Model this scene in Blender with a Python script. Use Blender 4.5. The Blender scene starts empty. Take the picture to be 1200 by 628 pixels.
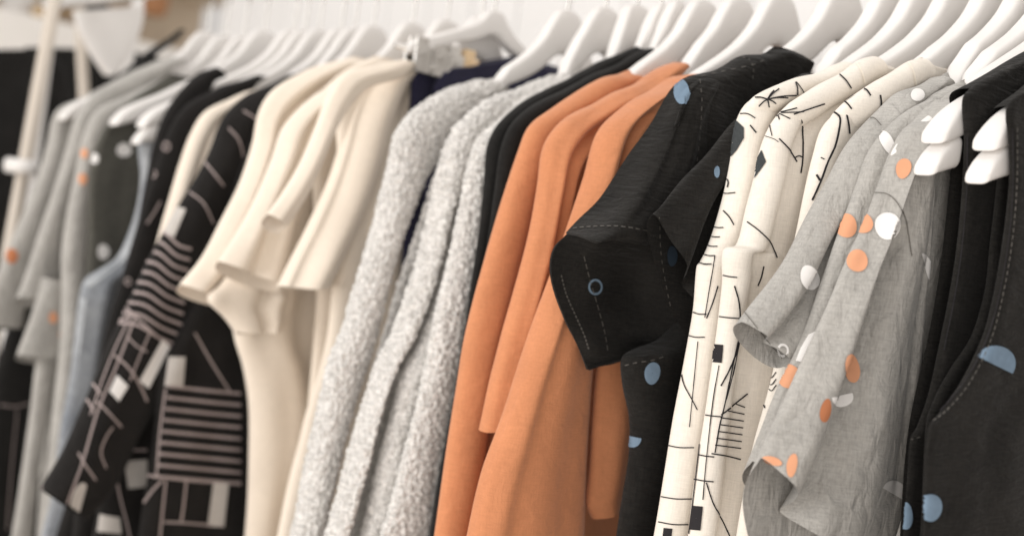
import bpy, math, random
import numpy as np
from mathutils import Vector
from mathutils.bvhtree import BVHTree

S = bpy.context.scene
COL = S.collection

# ------------------------------------------------------------------ camera
CAMZ = 1.32                       # eye height above the floor
YAW, ROLL, FPX = math.radians(43.7), math.radians(7.5), 1500.0
FW = np.array([-math.cos(YAW), math.sin(YAW), 0.0])
RT = np.array([math.sin(YAW), math.cos(YAW), 0.0])
cam = bpy.data.cameras.new('camera')
camo = bpy.data.objects.new('camera', cam)
COL.objects.link(camo)
S.camera = camo
cam.sensor_width = 36
cam.lens = 36 * FPX / 1200
cam.clip_start, cam.clip_end = 0.05, 60
ux = RT * math.cos(ROLL) + np.array([0, 0, 1]) * math.sin(ROLL)    # camera x axis
uy = -RT * math.sin(ROLL) + np.array([0, 0, 1]) * math.cos(ROLL)   # camera y axis
import mathutils
camo.matrix_world = mathutils.Matrix(((ux[0], uy[0], -FW[0], 0), (ux[1], uy[1], -FW[1], 0),
                                      (ux[2], uy[2], -FW[2], CAMZ), (0, 0, 0, 1)))
cam.dof.use_dof = True
cam.dof.focus_distance = 0.93
cam.dof.aperture_fstop = 3.5

# ------------------------------------------------------------------ light
W = bpy.data.worlds.new('World')
S.world = W
W.use_nodes = True
W.node_tree.nodes['Background'].inputs[0].default_value = (1.0, 0.945, 0.895, 1)
W.node_tree.nodes['Background'].inputs[1].default_value = 0.62


def area(name, loc, target, size, power, col):
    l = bpy.data.lights.new(name, 'AREA')
    l.shape = 'RECTANGLE'
    l.size, l.size_y = size
    l.energy = power
    l.color = col
    o = bpy.data.objects.new(name, l)
    o.location = loc
    o.rotation_euler = (Vector(target) - Vector(loc)).to_track_quat('-Z', 'Y').to_euler()
    COL.objects.link(o)


area('window_light', (-1.7, -2.3, 1.6), (-0.8, 0.8, 1.2), (2.8, 2.5), 90, (1.0, 0.985, 0.965))
area('side_fill_light', (0.75, -0.75, 0.95), (-0.6, 0.8, 1.1), (1.2, 1.4), 15, (1.0, 0.965, 0.93))  # added fill lamp, no actual window; close so it brightens mainly the near garments
area('ceiling_light', (-1.0, 0.9, 3.4), (-1.0, 1.3, 1.3), (3.2, 2.0), 26, (1.0, 0.97, 0.94))
S.view_settings.view_transform = 'Standard'
S.view_settings.look = 'None'
S.view_settings.exposure = 0
S.view_settings.gamma = 1
S.cycles.use_denoising = True

# ------------------------------------------------------------------ helpers
RAILY, RAILZ = 0.977, CAMZ + 0.372


def tan_uv(px, py):
    du, dv = px - 600.0, py - 314.0
    return du * math.cos(ROLL) + dv * math.sin(ROLL), -du * math.sin(ROLL) + dv * math.cos(ROLL)


def ray(px, py):
    u, v = tan_uv(px, py)
    return FW + RT * (u / FPX) + np.array([0, 0, -v / FPX])


def twist_of(X):
    """hangers near the front end are turned a little on their hooks: slope of the hanging plane"""
    return min(.2, max(0.0, (X + .80) / .32 * .2))


TIPY = 0.777


def plane_x(X, Y):
    return X + twist_of(X) * (Y - TIPY)


def P(px, py, X, k=None):
    """the place where the line of sight through a photo pixel meets the hanging plane X"""
    d = ray(px, py)
    k = twist_of(X) if k is None else k
    p = d * ((X - k * TIPY) / (d[0] - k * d[1]))
    return p + np.array([0, 0, CAMZ])


def proj(p):
    q = np.asarray(p, float) - np.array([0, 0, CAMZ])
    z = q @ FW
    u = (q @ RT) / z * FPX
    v = -q[..., 2] / z * FPX
    return np.stack([600 + u * math.cos(ROLL) - v * math.sin(ROLL),
                     314 + u * math.sin(ROLL) + v * math.cos(ROLL)], -1)


_rs = np.random.RandomState(5)
_perm = np.concatenate([_rs.permutation(256)] * 3)
_grad = _rs.normal(size=(256, 3))
_grad /= np.linalg.norm(_grad, axis=1)[:, None]


def noise3(p):
    p = np.asarray(p, float)
    i = np.floor(p).astype(int)
    f = p - i
    w = f * f * f * (f * (f * 6 - 15) + 10)
    i &= 255
    out = 0
    for dx in (0, 1):
        for dy in (0, 1):
            for dz in (0, 1):
                h = _perm[_perm[_perm[i[..., 0] + dx] + i[..., 1] + dy] + i[..., 2] + dz]
                g = _grad[h]
                dd = f - np.array([dx, dy, dz])
                wt = ((w[..., 0] if dx else 1 - w[..., 0]) * (w[..., 1] if dy else 1 - w[..., 1]) *
                      (w[..., 2] if dz else 1 - w[..., 2]))
                out = out + wt * (g * dd).sum(-1)
    return out * 1.5


def spline(pts, n):
    """Catmull-Rom through the rows of pts (k x m), n samples spaced by chord length of the first 2-3 columns"""
    pts = np.asarray(pts, float)
    k = len(pts)
    if k == 1:
        return np.repeat(pts, n, 0)
    d = np.linalg.norm(np.diff(pts[:, :3], axis=0), axis=1) + 1e-6
    T = np.concatenate([[0], np.cumsum(d ** 0.75)])
    m = np.zeros_like(pts)
    for j in range(k):
        if j == 0:
            m[j] = (pts[1] - pts[0]) / (T[1] - T[0])
        elif j == k - 1:
            m[j] = (pts[-1] - pts[-2]) / (T[-1] - T[-2])
        else:
            m[j] = (pts[j + 1] - pts[j - 1]) / (T[j + 1] - T[j - 1])
    ts = np.linspace(0, T[-1], n)
    idx = np.clip(np.searchsorted(T, ts, 'right') - 1, 0, k - 2)
    h = (T[idx + 1] - T[idx])[:, None]
    x = ((ts - T[idx]) / (T[idx + 1] - T[idx]))[:, None]
    h00 = 2 * x**3 - 3 * x**2 + 1
    h10 = x**3 - 2 * x**2 + x
    h01 = -2 * x**3 + 3 * x**2
    h11 = x**3 - x**2
    return h00 * pts[idx] + h10 * h * m[idx] + h01 * pts[idx + 1] + h11 * h * m[idx + 1]


def grid_faces(nr, nc, closed):
    f = []
    for r in range(nr - 1):
        for c in range(nc if closed else nc - 1):
            d = (c + 1) % nc
            f.append((r * nc + c, r * nc + d, (r + 1) * nc + d, (r + 1) * nc + c))
    return f


def grid_normals(G, closed):
    if closed:
        a = np.roll(G, -1, 1) - np.roll(G, 1, 1)
    else:
        a = np.gradient(G, axis=1)
    b = np.gradient(G, axis=0)
    n = np.cross(b, a)
    return n / (np.linalg.norm(n, axis=2, keepdims=True) + 1e-12)


class Geo:
    """verts, faces and material slots of one part"""

    def __init__(self):
        self.v, self.f, self.mi, self.n = [], [], [], 0

    def add(self, verts, faces, mi=0):
        base = self.n
        verts = np.asarray(verts, float).reshape(-1, 3)
        self.v.append(verts)
        self.f += [tuple(i + base for i in q) for q in faces]
        self.mi += [mi] * len(faces)
        self.n += len(verts)
        return self

    def grid(self, G, closed=False, mi=0):
        return self.add(G, grid_faces(G.shape[0], G.shape[1], closed), mi)

    def bvh(self):
        return BVHTree.FromPolygons([tuple(p) for p in np.concatenate(self.v)], self.f)

    def build(self, name, mats, parent=None, label=None):
        me = bpy.data.meshes.new(name)
        v = np.concatenate(self.v)
        o = bpy.data.objects.new(name, me)
        if parent is not None:
            v = v - np.array(parent.location)
        me.from_pydata([tuple(p) for p in v], [], self.f)
        for m in (mats if isinstance(mats, (list, tuple)) else [mats]):
            me.materials.append(m)
        me.polygons.foreach_set('material_index', self.mi)
        me.polygons.foreach_set('use_smooth', [True] * len(self.f))
        me.update()
        COL.objects.link(o)
        if parent is not None:
            o.parent = parent
        if label:
            o['label'] = label
        return o


def thing(name, label, cat, loc, group=None):
    o = bpy.data.objects.new(name, None)
    o.empty_display_size = 0.05
    o.location = loc
    COL.objects.link(o)
    o['label'] = label
    o['category'] = cat
    if group:
        o['group'] = group
    return o


def tag(o, label, cat, group=None):
    o['label'] = label
    o['category'] = cat
    if group:
        o['group'] = group
    return o


# ------------------------------------------------------------------ materials
def srgb(r, g, b):
    return tuple(((c / 255) / 12.92 if c / 255 <= 0.04045 else ((c / 255 + 0.055) / 1.055) ** 2.4) for c in (r, g, b))


def cloth(name, col, col2=None, rough=0.9, crinkle=0.0, crinkle_scale=70, stretch=(1, 1, 1), weave=0.25,
          weave_scale=900, var=0.12, var_scale=25, sheen=0.15, speck=None, translucent=0.0):
    m = bpy.data.materials.new(name)
    m.use_nodes = True
    nt = m.node_tree
    N, L = nt.nodes, nt.links
    b = N['Principled BSDF']
    b.inputs['Roughness'].default_value = rough
    b.inputs['Specular IOR Level'].default_value = 0.12
    b.inputs['Sheen Weight'].default_value = sheen
    b.inputs['Sheen Roughness'].default_value = 0.5
    tc = N.new('ShaderNodeTexCoord')
    n1 = N.new('ShaderNodeTexNoise')
    n1.inputs['Scale'].default_value = var_scale
    n1.inputs['Detail'].default_value = 6
    L.new(tc.outputs['Object'], n1.inputs['Vector'])
    rmp = N.new('ShaderNodeValToRGB')
    c2 = col2 or tuple(c * (1 - var) for c in col)
    c1 = col if col2 else tuple(min(1, c * (1 + var)) for c in col)
    rmp.color_ramp.elements[0].position = 0.3
    rmp.color_ramp.elements[1].position = 0.7
    rmp.color_ramp.elements[0].color = (*c2, 1)
    rmp.color_ramp.elements[1].color = (*c1, 1)
    L.new(n1.outputs['Fac'], rmp.inputs['Fac'])
    # thread texture: two noises stretched along warp and weft
    threads = []
    for sc in ((weave_scale, weave_scale, weave_scale * 0.12), (weave_scale * 0.12, weave_scale * 0.12, weave_scale)):
        mp = N.new('ShaderNodeMapping')
        mp.inputs['Scale'].default_value = sc
        L.new(tc.outputs['Object'], mp.inputs['Vector'])
        nn = N.new('ShaderNodeTexNoise')
        nn.inputs['Scale'].default_value = 1
        nn.inputs['Detail'].default_value = 3
        L.new(mp.outputs[0], nn.inputs['Vector'])
        threads.append(nn)
    ad = N.new('ShaderNodeMath')
    ad.operation = 'ADD'
    L.new(threads[0].outputs['Fac'], ad.inputs[0])
    L.new(threads[1].outputs['Fac'], ad.inputs[1])
    mr = N.new('ShaderNodeMapRange')
    mr.inputs['From Min'].default_value = 0.7
    mr.inputs['From Max'].default_value = 1.3
    k = 0.30 if speck is None else speck
    mr.inputs['To Min'].default_value = 1 - k
    mr.inputs['To Max'].default_value = 1 + k * 0.8
    L.new(ad.outputs[0], mr.inputs['Value'])
    mx = N.new('ShaderNodeMix')
    mx.data_type = 'RGBA'
    mx.blend_type = 'MULTIPLY'
    mx.inputs[0].default_value = 1
    L.new(rmp.outputs['Color'], mx.inputs[6])
    L.new(mr.outputs[0], mx.inputs[7])
    L.new(mx.outputs[2], b.inputs['Base Color'])
    bp = N.new('ShaderNodeBump')
    bp.inputs['Strength'].default_value = weave
    bp.inputs['Distance'].default_value = 0.0006
    L.new(ad.outputs[0], bp.inputs['Height'])
    last = bp
    if crinkle:
        mp = N.new('ShaderNodeMapping')
        mp.inputs['Scale'].default_value = tuple(crinkle_scale * s for s in stretch)
        L.new(tc.outputs['Object'], mp.inputs['Vector'])
        nn = N.new('ShaderNodeTexNoise')
        nn.inputs['Scale'].default_value = 1
        nn.inputs['Detail'].default_value = 4
        nn.inputs['Distortion'].default_value = 0.7
        L.new(mp.outputs[0], nn.inputs['Vector'])
        b2 = N.new('ShaderNodeBump')
        b2.inputs['Strength'].default_value = crinkle
        b2.inputs['Distance'].default_value = 0.004
        L.new(nn.outputs['Fac'], b2.inputs['Height'])
        L.new(bp.outputs[0], b2.inputs['Normal'])
        last = b2
    L.new(last.outputs[0], b.inputs['Normal'])
    return m


def solid(name, col, rough=0.4, metal=0.0, var=0.04, scale=12, spec=0.5, bump=0.0):
    m = bpy.data.materials.new(name)
    m.use_nodes = True
    nt = m.node_tree
    N, L = nt.nodes, nt.links
    b = N['Principled BSDF']
    b.inputs['Roughness'].default_value = rough
    b.inputs['Metallic'].default_value = metal
    b.inputs['Specular IOR Level'].default_value = spec
    tc = N.new('ShaderNodeTexCoord')
    n1 = N.new('ShaderNodeTexNoise')
    n1.inputs['Scale'].default_value = scale
    n1.inputs['Detail'].default_value = 5
    L.new(tc.outputs['Object'], n1.inputs['Vector'])
    r = N.new('ShaderNodeValToRGB')
    r.color_ramp.elements[0].color = (*[c * (1 - var) for c in col], 1)
    r.color_ramp.elements[1].color = (*[min(1, c * (1 + var)) for c in col], 1)
    L.new(n1.outputs['Fac'], r.inputs['Fac'])
    L.new(r.outputs['Color'], b.inputs['Base Color'])
    if bump:
        bp = N.new('ShaderNodeBump')
        bp.inputs['Strength'].default_value = bump
        bp.inputs['Distance'].default_value = 0.002
        L.new(n1.outputs['Fac'], bp.inputs['Height'])
        L.new(bp.outputs[0], b.inputs['Normal'])
    return m


M = dict(
    black=cloth('black_linen', (0.0155, 0.0143, 0.013), crinkle=0.7, crinkle_scale=55, stretch=(1, 1, 4.5), weave=0.5,
                var=0.25, sheen=0.06, speck=0.35),
    black2=cloth('black_knit', (0.016,0.0152,0.0145), crinkle=0.2, weave=0.4, var=0.2, sheen=0.05),
    olive=cloth('dark_olive_cloth', (0.085, 0.082, 0.07), crinkle=0.25, var=0.15),
    grey=cloth('grey_linen', (0.39, 0.375, 0.35), crinkle=1.0, crinkle_scale=75, stretch=(1, 1, 0.6), weave=0.5,
               var=0.09, speck=0.16),
    cream=cloth('cream_cotton', (0.78, 0.725, 0.65), crinkle=0.12, crinkle_scale=30, var=0.03, speck=0.07, weave=0.3),
    tee=cloth('cream_jersey', (0.79, 0.70, 0.595), crinkle=0.10, crinkle_scale=22, var=0.03, speck=0.05, weave=0.2),
    orange=cloth('orange_viscose', (0.57, 0.235, 0.113), crinkle=0.4, crinkle_scale=55, var=0.06, speck=0.08, weave=0.5),
    boucle=cloth('grey_boucle', (0.79, 0.765, 0.735), (0.52, 0.50, 0.47), crinkle=0.5, crinkle_scale=420, var_scale=230,
                 speck=0.4, weave=0.7, sheen=0.3),
    denim=cloth('pale_blue_denim', (0.36, 0.375, 0.395), (0.22, 0.24, 0.27), crinkle=0.3, var_scale=14),
    navy=cloth('navy_cloth', (0.022, 0.021, 0.045), weave=0.3, var=0.15),
    printblack=cloth('black_print_cloth', (0.0155, 0.0142, 0.0136), crinkle=0.2, weave=0.3, var=0.2, sheen=0.05),
    white_ink=solid('white_ink', (0.78, 0.76, 0.74), 0.8, var=0.08, scale=120, spec=0.2),
    pink_ink=solid('dusty_pink_ink', (0.36, 0.30, 0.29), 0.8, var=0.1, scale=120, spec=0.2),
    pale_ink=solid('pale_grey_ink', (0.50, 0.47, 0.44), 0.8, var=0.1, scale=120, spec=0.2),
    orange_ink=solid('orange_ink', (0.68, 0.33, 0.19), 0.8, var=0.08, scale=120, spec=0.2),
    rust_ink=solid('rust_ink', (0.42, 0.16, 0.075), 0.8, var=0.1, scale=120, spec=0.2),
    blue_ink=solid('blue_ink', (0.155, 0.22, 0.295), 0.8, var=0.25, scale=160, spec=0.2),
    dark_blue_ink=solid('dark_blue_ink', (0.03, 0.045, 0.065), 0.8, var=0.2, scale=120, spec=0.2),
    black_ink=solid('black_ink', (0.022, 0.02, 0.022), 0.8, var=0.1, scale=90, spec=0.2),
    slate_ink=solid('speckled_slate_ink', (0.045, 0.05, 0.052), 0.8, var=0.5, scale=500, spec=0.2),
    thread=solid('pale_thread', (0.095, 0.088, 0.08), 0.8, var=0.4, scale=400, spec=0.2),
    dark_thread=solid('grey_thread', (0.16, 0.15, 0.135), 0.8, var=0.2, scale=400, spec=0.2),  # darker grey for the seam lines on the grey blouses
    cream_thread=solid('cream_thread', (0.86, 0.80, 0.70), 0.8, var=0.1, scale=400, spec=0.2),
    white=solid('white_hanger_plastic', (0.76, 0.735, 0.71), 0.42, var=0.025, scale=18, spec=0.4),
    metal=solid('steel', (0.62, 0.60, 0.57), 0.25, 1.0),
    brass=solid('brass', (0.66, 0.50, 0.32), 0.25, 1.0),
    wall=solid('white_wall_paint', (0.86, 0.85, 0.84), 0.75, var=0.03, scale=4, bump=0.05),
    floor=solid('pale_floor', (0.58, 0.51, 0.44), 0.6, var=0.15, scale=6),
    shelf=solid('pale_counter', (0.86, 0.83, 0.79), 0.5, var=0.05),
    wood=solid('pale_wood', (0.66, 0.56, 0.44), 0.55, var=0.25, scale=9),
    pole=solid('beige_painted_tube', (0.60, 0.535, 0.46), 0.4, var=0.05),
    dark=solid('dark_pot', (0.02, 0.018, 0.016), 0.5, var=0.2),
)


# ------------------------------------------------------------------ cloth shapes
def fold_sum(s, t, folds):
    out = np.zeros(np.broadcast(s, t).shape)
    for (s0, s1, w, amp, *tt) in folds:
        ta, tb = (tt + [0.0, 1.0])[:2] if tt else (0.0, 1.0)
        c = s0 + (s1 - s0) * t
        env = np.clip((t - ta) / max(0.12 * (tb - ta), 1e-3), 0, 1) * np.clip((tb - t) / max(0.12 * (tb - ta), 1e-3) + (1 if tb >= 1 else 0), 0, 1)
        out = out + amp * env * np.exp(-((s - c) / w) ** 2)
    return out


def wobble(G, closed, fuzz, seed, drape=0.0015, k=(26, 26, 9)):
    N = grid_normals(G, closed)
    off = drape * noise3(G * np.array(k) + seed * 7.31)
    if fuzz:
        off = off + fuzz * (0.9 * noise3(G * 250 + seed) + 0.8 * noise3(G * 420 + seed * 3) + 0.25 * noise3(G * 70 + seed * 2))
    return G + N * off[..., None]


def tube(rows, X, th=0.02, folds=(), hem=0.0, fuzz=0, seed=1, nc=44, step=3.0, p=2.4, drape=0.0015, down=False, hemcurve=0.0):
    """a flattened sleeve: rows of (left x, left y, right x, right y[, dX left, dX right, thickness]) down its length"""
    R = []
    for r in rows:
        r = list(r) + [0, 0, th][len(r) - 4:] if len(r) < 7 else list(r)
        R.append(r)
    R = np.array(R, float)
    ln = np.linalg.norm(np.diff((R[:, :2] + R[:, 2:4]) / 2, axis=0), axis=1).sum()
    n = int(max(12, ln / step))
    R = spline(R, n)
    phi = np.linspace(0, 2 * math.pi, 2 * nc, endpoint=False)
    cs, sn = np.cos(phi), np.sin(phi)
    cx = np.sign(cs) * np.abs(cs) ** (2 / p)
    sx = np.sign(sn) * np.abs(sn) ** (2 / p)
    s = (1 - cx) / 2
    kk = twist_of(X)
    Ls = np.array([P(r[0], r[1], X + r[4], kk) for r in R])
    Rs = np.array([P(r[2], r[3], X + r[5], kk) for r in R])
    note(X, Ls)
    mid = (Ls + Rs) / 2
    tan = np.gradient(mid, axis=0)
    tt = np.linspace(0, 1, n)[:, None]
    fs = fold_sum(s[None, :], tt, folds) if len(folds) else np.zeros((n, len(phi)))
    fs = np.where(sx[None, :] >= 0, fs * np.minimum(1, np.abs(sx) * 1.6)[None, :], 0)
    for it in range(3):
        m = (Rs - Ls) / 2
        c = (Rs + Ls) / 2
        nv = np.cross(m, tan)
        nv[:, 2] *= 0.3
        nv /= np.linalg.norm(nv, axis=1)[:, None] + 1e-12
        nv *= np.where(nv[:, 0] < 0, -1, 1)[:, None]
        G = (c[:, None] - m[:, None] * cx[None, :, None] +
             nv[:, None] * ((R[:, 6] / 2)[:, None] * sx[None] + fs)[..., None])
        if it == 2:
            break
        # keep the outline where it was drawn although the section has depth
        q = proj(G)
        e = R[:, 2:4] - R[:, :2]
        w = np.linalg.norm(e, axis=1)
        e = e / w[:, None]
        a = ((q - R[:, None, :2]) * e[:, None]).sum(-1)
        lo, hi = a.min(1), a.max(1)
        full = Rs - Ls
        sc = w / np.maximum(hi - lo, 1e-3)
        l2 = Ls + full * (np.clip(-lo / w, -.6, .6))[:, None]
        r2 = Rs + full * (np.clip((w - hi) / w, -.6, .6))[:, None]
        Ls, Rs = l2, r2
    if hem:
        back = np.clip(-sx, 0, 1) ** 0.7
        ramp = np.clip((tt - 0.75) / 0.25, 0, 1) ** 2
        tv = tan / (np.linalg.norm(tan, axis=1)[:, None] + 1e-9)
        G = G + tv[-1][None, None] * (hem * ramp * back[None])[..., None]
    if hemcurve:
        ramp = np.clip((tt - 0.8) / 0.2, 0, 1) ** 2
        tv = tan[-1] / np.linalg.norm(tan[-1])
        G = G + tv * (hemcurve * ramp * np.sin(s * 9 + seed)[None])[..., None]
    if down:
        k = 30
        dz = np.linspace(0, 1, k + 1)[1:, None, None]
        slope = (G[-1].mean(0) - G[-6].mean(0))
        slope = slope / max(1e-6, -slope[2])
        drop = max(0.05, G[-1, :, 2].mean() - (CAMZ - 0.55))
        G = np.concatenate([G, G[-1][None] + dz * drop * slope[None, None]])
    return wobble(G, True, fuzz, seed, drape)


def hang(Lp, X, th=0.02, yend=1.17, yneck=0.935, neckz=None, folds=(), fuzz=0, seed=1, nc=46, step=3.0, drape=0.002,
         nose=None, dmax=None, tex=0.0):
    """the body of a garment over its hanger: the near edge is drawn from neck to hem, sections run level to the far side"""
    Lp = np.array(Lp, float)
    pts = np.array([P(x, y, X) for x, y in Lp])
    kk = twist_of(X)
    ln = np.linalg.norm(np.diff(Lp, axis=0), axis=1).sum()
    n = int(max(14, ln / step))
    note(X, pts)
    C = spline(pts, n)
    if C[-1, 2] < CAMZ - 0.12 and C[-1, 2] > CAMZ - 0.55:
        sl = (C[-1] - C[-8])
        sl = sl / max(1e-6, -sl[2])
        ext = np.array([C[-1] + sl * d for d in np.linspace(0.01, C[-1, 2] - (CAMZ - 0.56), 30)])
        C = np.concatenate([C, ext])
    n = len(C)
    neckz = neckz if neckz is not None else C[0, 2] - 0.05
    g = np.linspace(0, 1, nc)
    frac = g ** 2.0
    nose = nose or th * 0.75
    D = np.where(C[:, 2] > neckz, np.maximum(yneck, C[:, 1] + 0.012), np.minimum(yend, yneck + (neckz - C[:, 2]) * 6 + 0.0))
    D = np.maximum(D - C[:, 1], 0.012)
    if dmax:
        D = np.minimum(D, dmax)
    t = np.linspace(0, 1, n)[:, None]
    d = D[:, None] * frac[None]
    x = np.minimum(1, d / nose)
    prof = th / 2 * np.sqrt(np.maximum(0, 1 - (1 - x) ** 2))
    thin = np.clip((np.arange(n) / 8.0), 0.25, 1)[:, None]
    front = prof * thin
    if len(folds):
        front = front + fold_sum(d, t, folds) * np.minimum(1, x)
    if tex:
        q = np.stack([d * 22 + seed, t * 3.0 + 0 * d, 0 * d + seed * 1.7], -1)
        front = front + tex * noise3(q) * np.minimum(1, d / 0.03)
    endp = np.clip((1 - frac) / 0.04, 0, 1)[None] ** 0.5
    front = front * endp
    back = -prof * thin * endp

    def shift(fr):
        F = np.stack([X + kk * (C[:, 1][:, None] + d - TIPY) + fr, C[:, 1][:, None] + d, np.repeat(C[:, 2][:, None], nc, 1)], -1)
        return F
    F, B = shift(front), shift(back)
    G = np.concatenate([F, B[:, ::-1][:, 1:-1]], 1)
    # silhouette correction along the hanger
    tgt = proj(C)
    for it in range(2):
        q = proj(G)
        un = (q[..., 0] - tgt[:, None, 0])
        dif = un.min(1)                 # px left of the drawn edge (negative)
        lev = np.array([(proj(C[i] + np.array([.01 * kk, .01, 0])) - proj(C[i]))[0] for i in range(n)]) / .01
        sh = np.clip(-dif / lev, -0.03, 0.03)
        sh[0] = sh[1]
        sh = np.convolve(np.pad(sh, 3, 'edge'), np.ones(7) / 7, 'valid')[:, None]
        G[..., 1] += sh
        G[..., 0] += kk * sh
    return wobble(G, True, fuzz, seed, drape)


def sheet(rows, X, thick=0.0016, bulge=0.0, n=60, m=60, folds=(), seed=1, drape=0.0015, edge=0.0):
    """a single panel of cloth through rows of (x, y, dX) points, given a real thickness"""
    k = max(len(r) for r in rows)
    A = np.array([spline(np.array([list(P(q[0], q[1], X + (q[2] if len(q) > 2 else 0), twist_of(X))) for q in r]), m) for r in rows])
    Gd = np.stack([spline(A[:, j], n) for j in range(m)], 1)
    s = np.linspace(0, 1, m)[None]
    t = np.linspace(0, 1, n)[:, None]
    off = bulge * np.sin(np.pi * s) + 0 * t
    if len(folds):
        off = off + fold_sum(s, t, folds)
    Gd = Gd.copy()
    Gd[..., 0] += off
    Gd = wobble(Gd, False, 0, seed, drape)
    return Gd


def add_sheet(geo, Gd, thick=0.0016, mi=0):
    N = grid_normals(Gd, False)
    if (N[..., 0].mean()) < 0:
        N = -N
    A = Gd
    B = Gd - N * thick
    n, m = Gd.shape[:2]
    geo.grid(A, False, mi)
    geo.grid(B, False, mi)
    # rim
    for loop in ([(0, j) for j in range(m)], [(n - 1, j) for j in range(m)], [(i, 0) for i in range(n)], [(i, m - 1) for i in range(n)]):
        a = np.array([A[i, j] for i, j in loop])
        b = np.array([B[i, j] for i, j in loop])
        geo.grid(np.stack([a, b]), False, mi)
    return geo


# ------------------------------------------------------------------ prints lying on the cloth
class Printer:
    def __init__(self, geo, lift=0.0008):
        self.geo, self.lift = geo, lift
        self.b = geo.bvh()

    def hit(self, px, py):
        d = ray(px, py)
        d = d / np.linalg.norm(d)
        loc, nor, idx, dist = self.b.ray_cast(Vector((0, 0, CAMZ)), Vector(d))
        if loc is None:
            return None
        if nor.dot(Vector(d)) > 0:
            nor = -nor
        return np.array(loc) + np.array(nor) * self.lift, dist

    def grid(self, pts, mi):
        nr, nc = len(pts), len(pts[0])
        H = [[self.hit(*q) for q in r] for r in pts]
        vs, fs, idx = [], [], {}
        for r in range(nr - 1):
            for c in range(nc - 1):
                qs = [(r, c), (r, c + 1), (r + 1, c + 1), (r + 1, c)]
                hs = [H[a][b] for a, b in qs]
                if any(h is None for h in hs):
                    continue
                ds = [h[1] for h in hs]
                if max(ds) - min(ds) > 0.014:
                    continue
                f = []
                for key, h in zip(qs, hs):
                    if key not in idx:
                        idx[key] = len(vs)
                        vs.append(h[0])
                    f.append(idx[key])
                fs.append(tuple(f))
        if fs:
            self.geo.add(vs, fs, mi)

    def poly(self, pts, mi, rings=9):
        pts = np.array(pts, float)
        c = pts.mean(0)
        out = []
        loop = np.concatenate([pts, pts[:1]])
        fine = []
        for a, b in zip(loop[:-1], loop[1:]):
            k = max(2, int(np.linalg.norm(b - a) / 2.5))
            for i in range(k):
                fine.append(a + (b - a) * i / k)
        fine.append(loop[0])
        fine = np.array(fine)
        out = [[tuple(c + (q - c) * max(0.02, j / rings)) for q in fine] for j in range(rings + 1)]
        self.grid(out, mi)

    def dot(self, x, y, rx, ry=None, mi=1, ang=0, a0=0, a1=360):
        ry = ry or rx
        n = 28
        pts = []
        full = a1 - a0 >= 359
        for i in range(n if full else n + 1):
            a = math.radians(a0 + (a1 - a0) * i / n)
            ex, ey = rx * math.cos(a), ry * math.sin(a)
            w = 1 + 0.03 * math.sin(3 * a + x)
            ca, sa = math.cos(math.radians(ang)), math.sin(math.radians(ang))
            pts.append((x + w * (ex * ca - ey * sa), y + w * (ex * sa + ey * ca)))
        self.poly(pts, mi)

    def ring(self, x, y, r0, r1, mi=1, sq=1.2):
        pts = [[(x + r * math.cos(a), y + r * sq * math.sin(a)) for a in np.linspace(0, 2 * math.pi, 25)] for r in (r0, (r0 + r1) / 2, r1)]
        self.grid(pts, mi)

    def line(self, pts, w=1.6, mi=1, dash=None, smooth=True):
        pts = np.array(pts, float)
        ln = np.linalg.norm(np.diff(pts, axis=0), axis=1).sum()
        n = max(3, int(ln / 1.6))
        if smooth and len(pts) > 2:
            q = spline(pts, n)
        else:
            T = np.concatenate([[0], np.cumsum(np.linalg.norm(np.diff(pts, axis=0), axis=1))])
            ts = np.linspace(0, T[-1], n)
            q = np.stack([np.interp(ts, T, pts[:, 0]), np.interp(ts, T, pts[:, 1])], 1)
        d = np.gradient(q, axis=0)
        d /= np.linalg.norm(d, axis=1)[:, None] + 1e-9
        nn = np.stack([-d[:, 1], d[:, 0]], 1)
        if dash:
            on, off = dash
            i = 0
            while i < n - on:
                self.grid([[tuple(q[j] - nn[j] * w / 2) for j in range(i, i + on + 1)], [tuple(q[j] + nn[j] * w / 2) for j in range(i, i + on + 1)]], mi)
                i += on + off
        else:
            self.grid([[tuple(q[j] - nn[j] * w / 2) for j in range(n)], [tuple(q[j] + nn[j] * w / 2) for j in range(n)]], mi)


# ------------------------------------------------------------------ setting
def box(geo, lo, hi, mi=0):
    x0, y0, z0 = lo
    x1, y1, z1 = hi
    v = [(x, y, z) for x in (x0, x1) for y in (y0, y1) for z in (z0, z1)]
    f = [(0, 1, 3, 2), (4, 6, 7, 5), (0, 4, 5, 1), (2, 3, 7, 6), (0, 2, 6, 4), (1, 5, 7, 3)]
    geo.add(v, f, mi)


def bevel(o, w=0.004, seg=3):
    md = o.modifiers.new('bevel', 'BEVEL')
    md.width = w
    md.segments = seg
    md.limit_method = 'ANGLE'
    for p in o.data.polygons:
        p.use_smooth = False
    return o


def rod(geo, a, b, r, n=20, mi=0):
    a, b = np.array(a, float), np.array(b, float)
    d = (b - a) / np.linalg.norm(b - a)
    u = np.cross(d, [0.3, 0.5, 0.81])
    u /= np.linalg.norm(u)
    w = np.cross(d, u)
    ang = np.linspace(0, 2 * math.pi, n, endpoint=False)
    ring = np.cos(ang)[:, None] * u + np.sin(ang)[:, None] * w
    geo.grid(np.stack([a + ring * 1e-4, a + ring * r, b + ring * r, b + ring * 1e-4]), True, mi)


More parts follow.
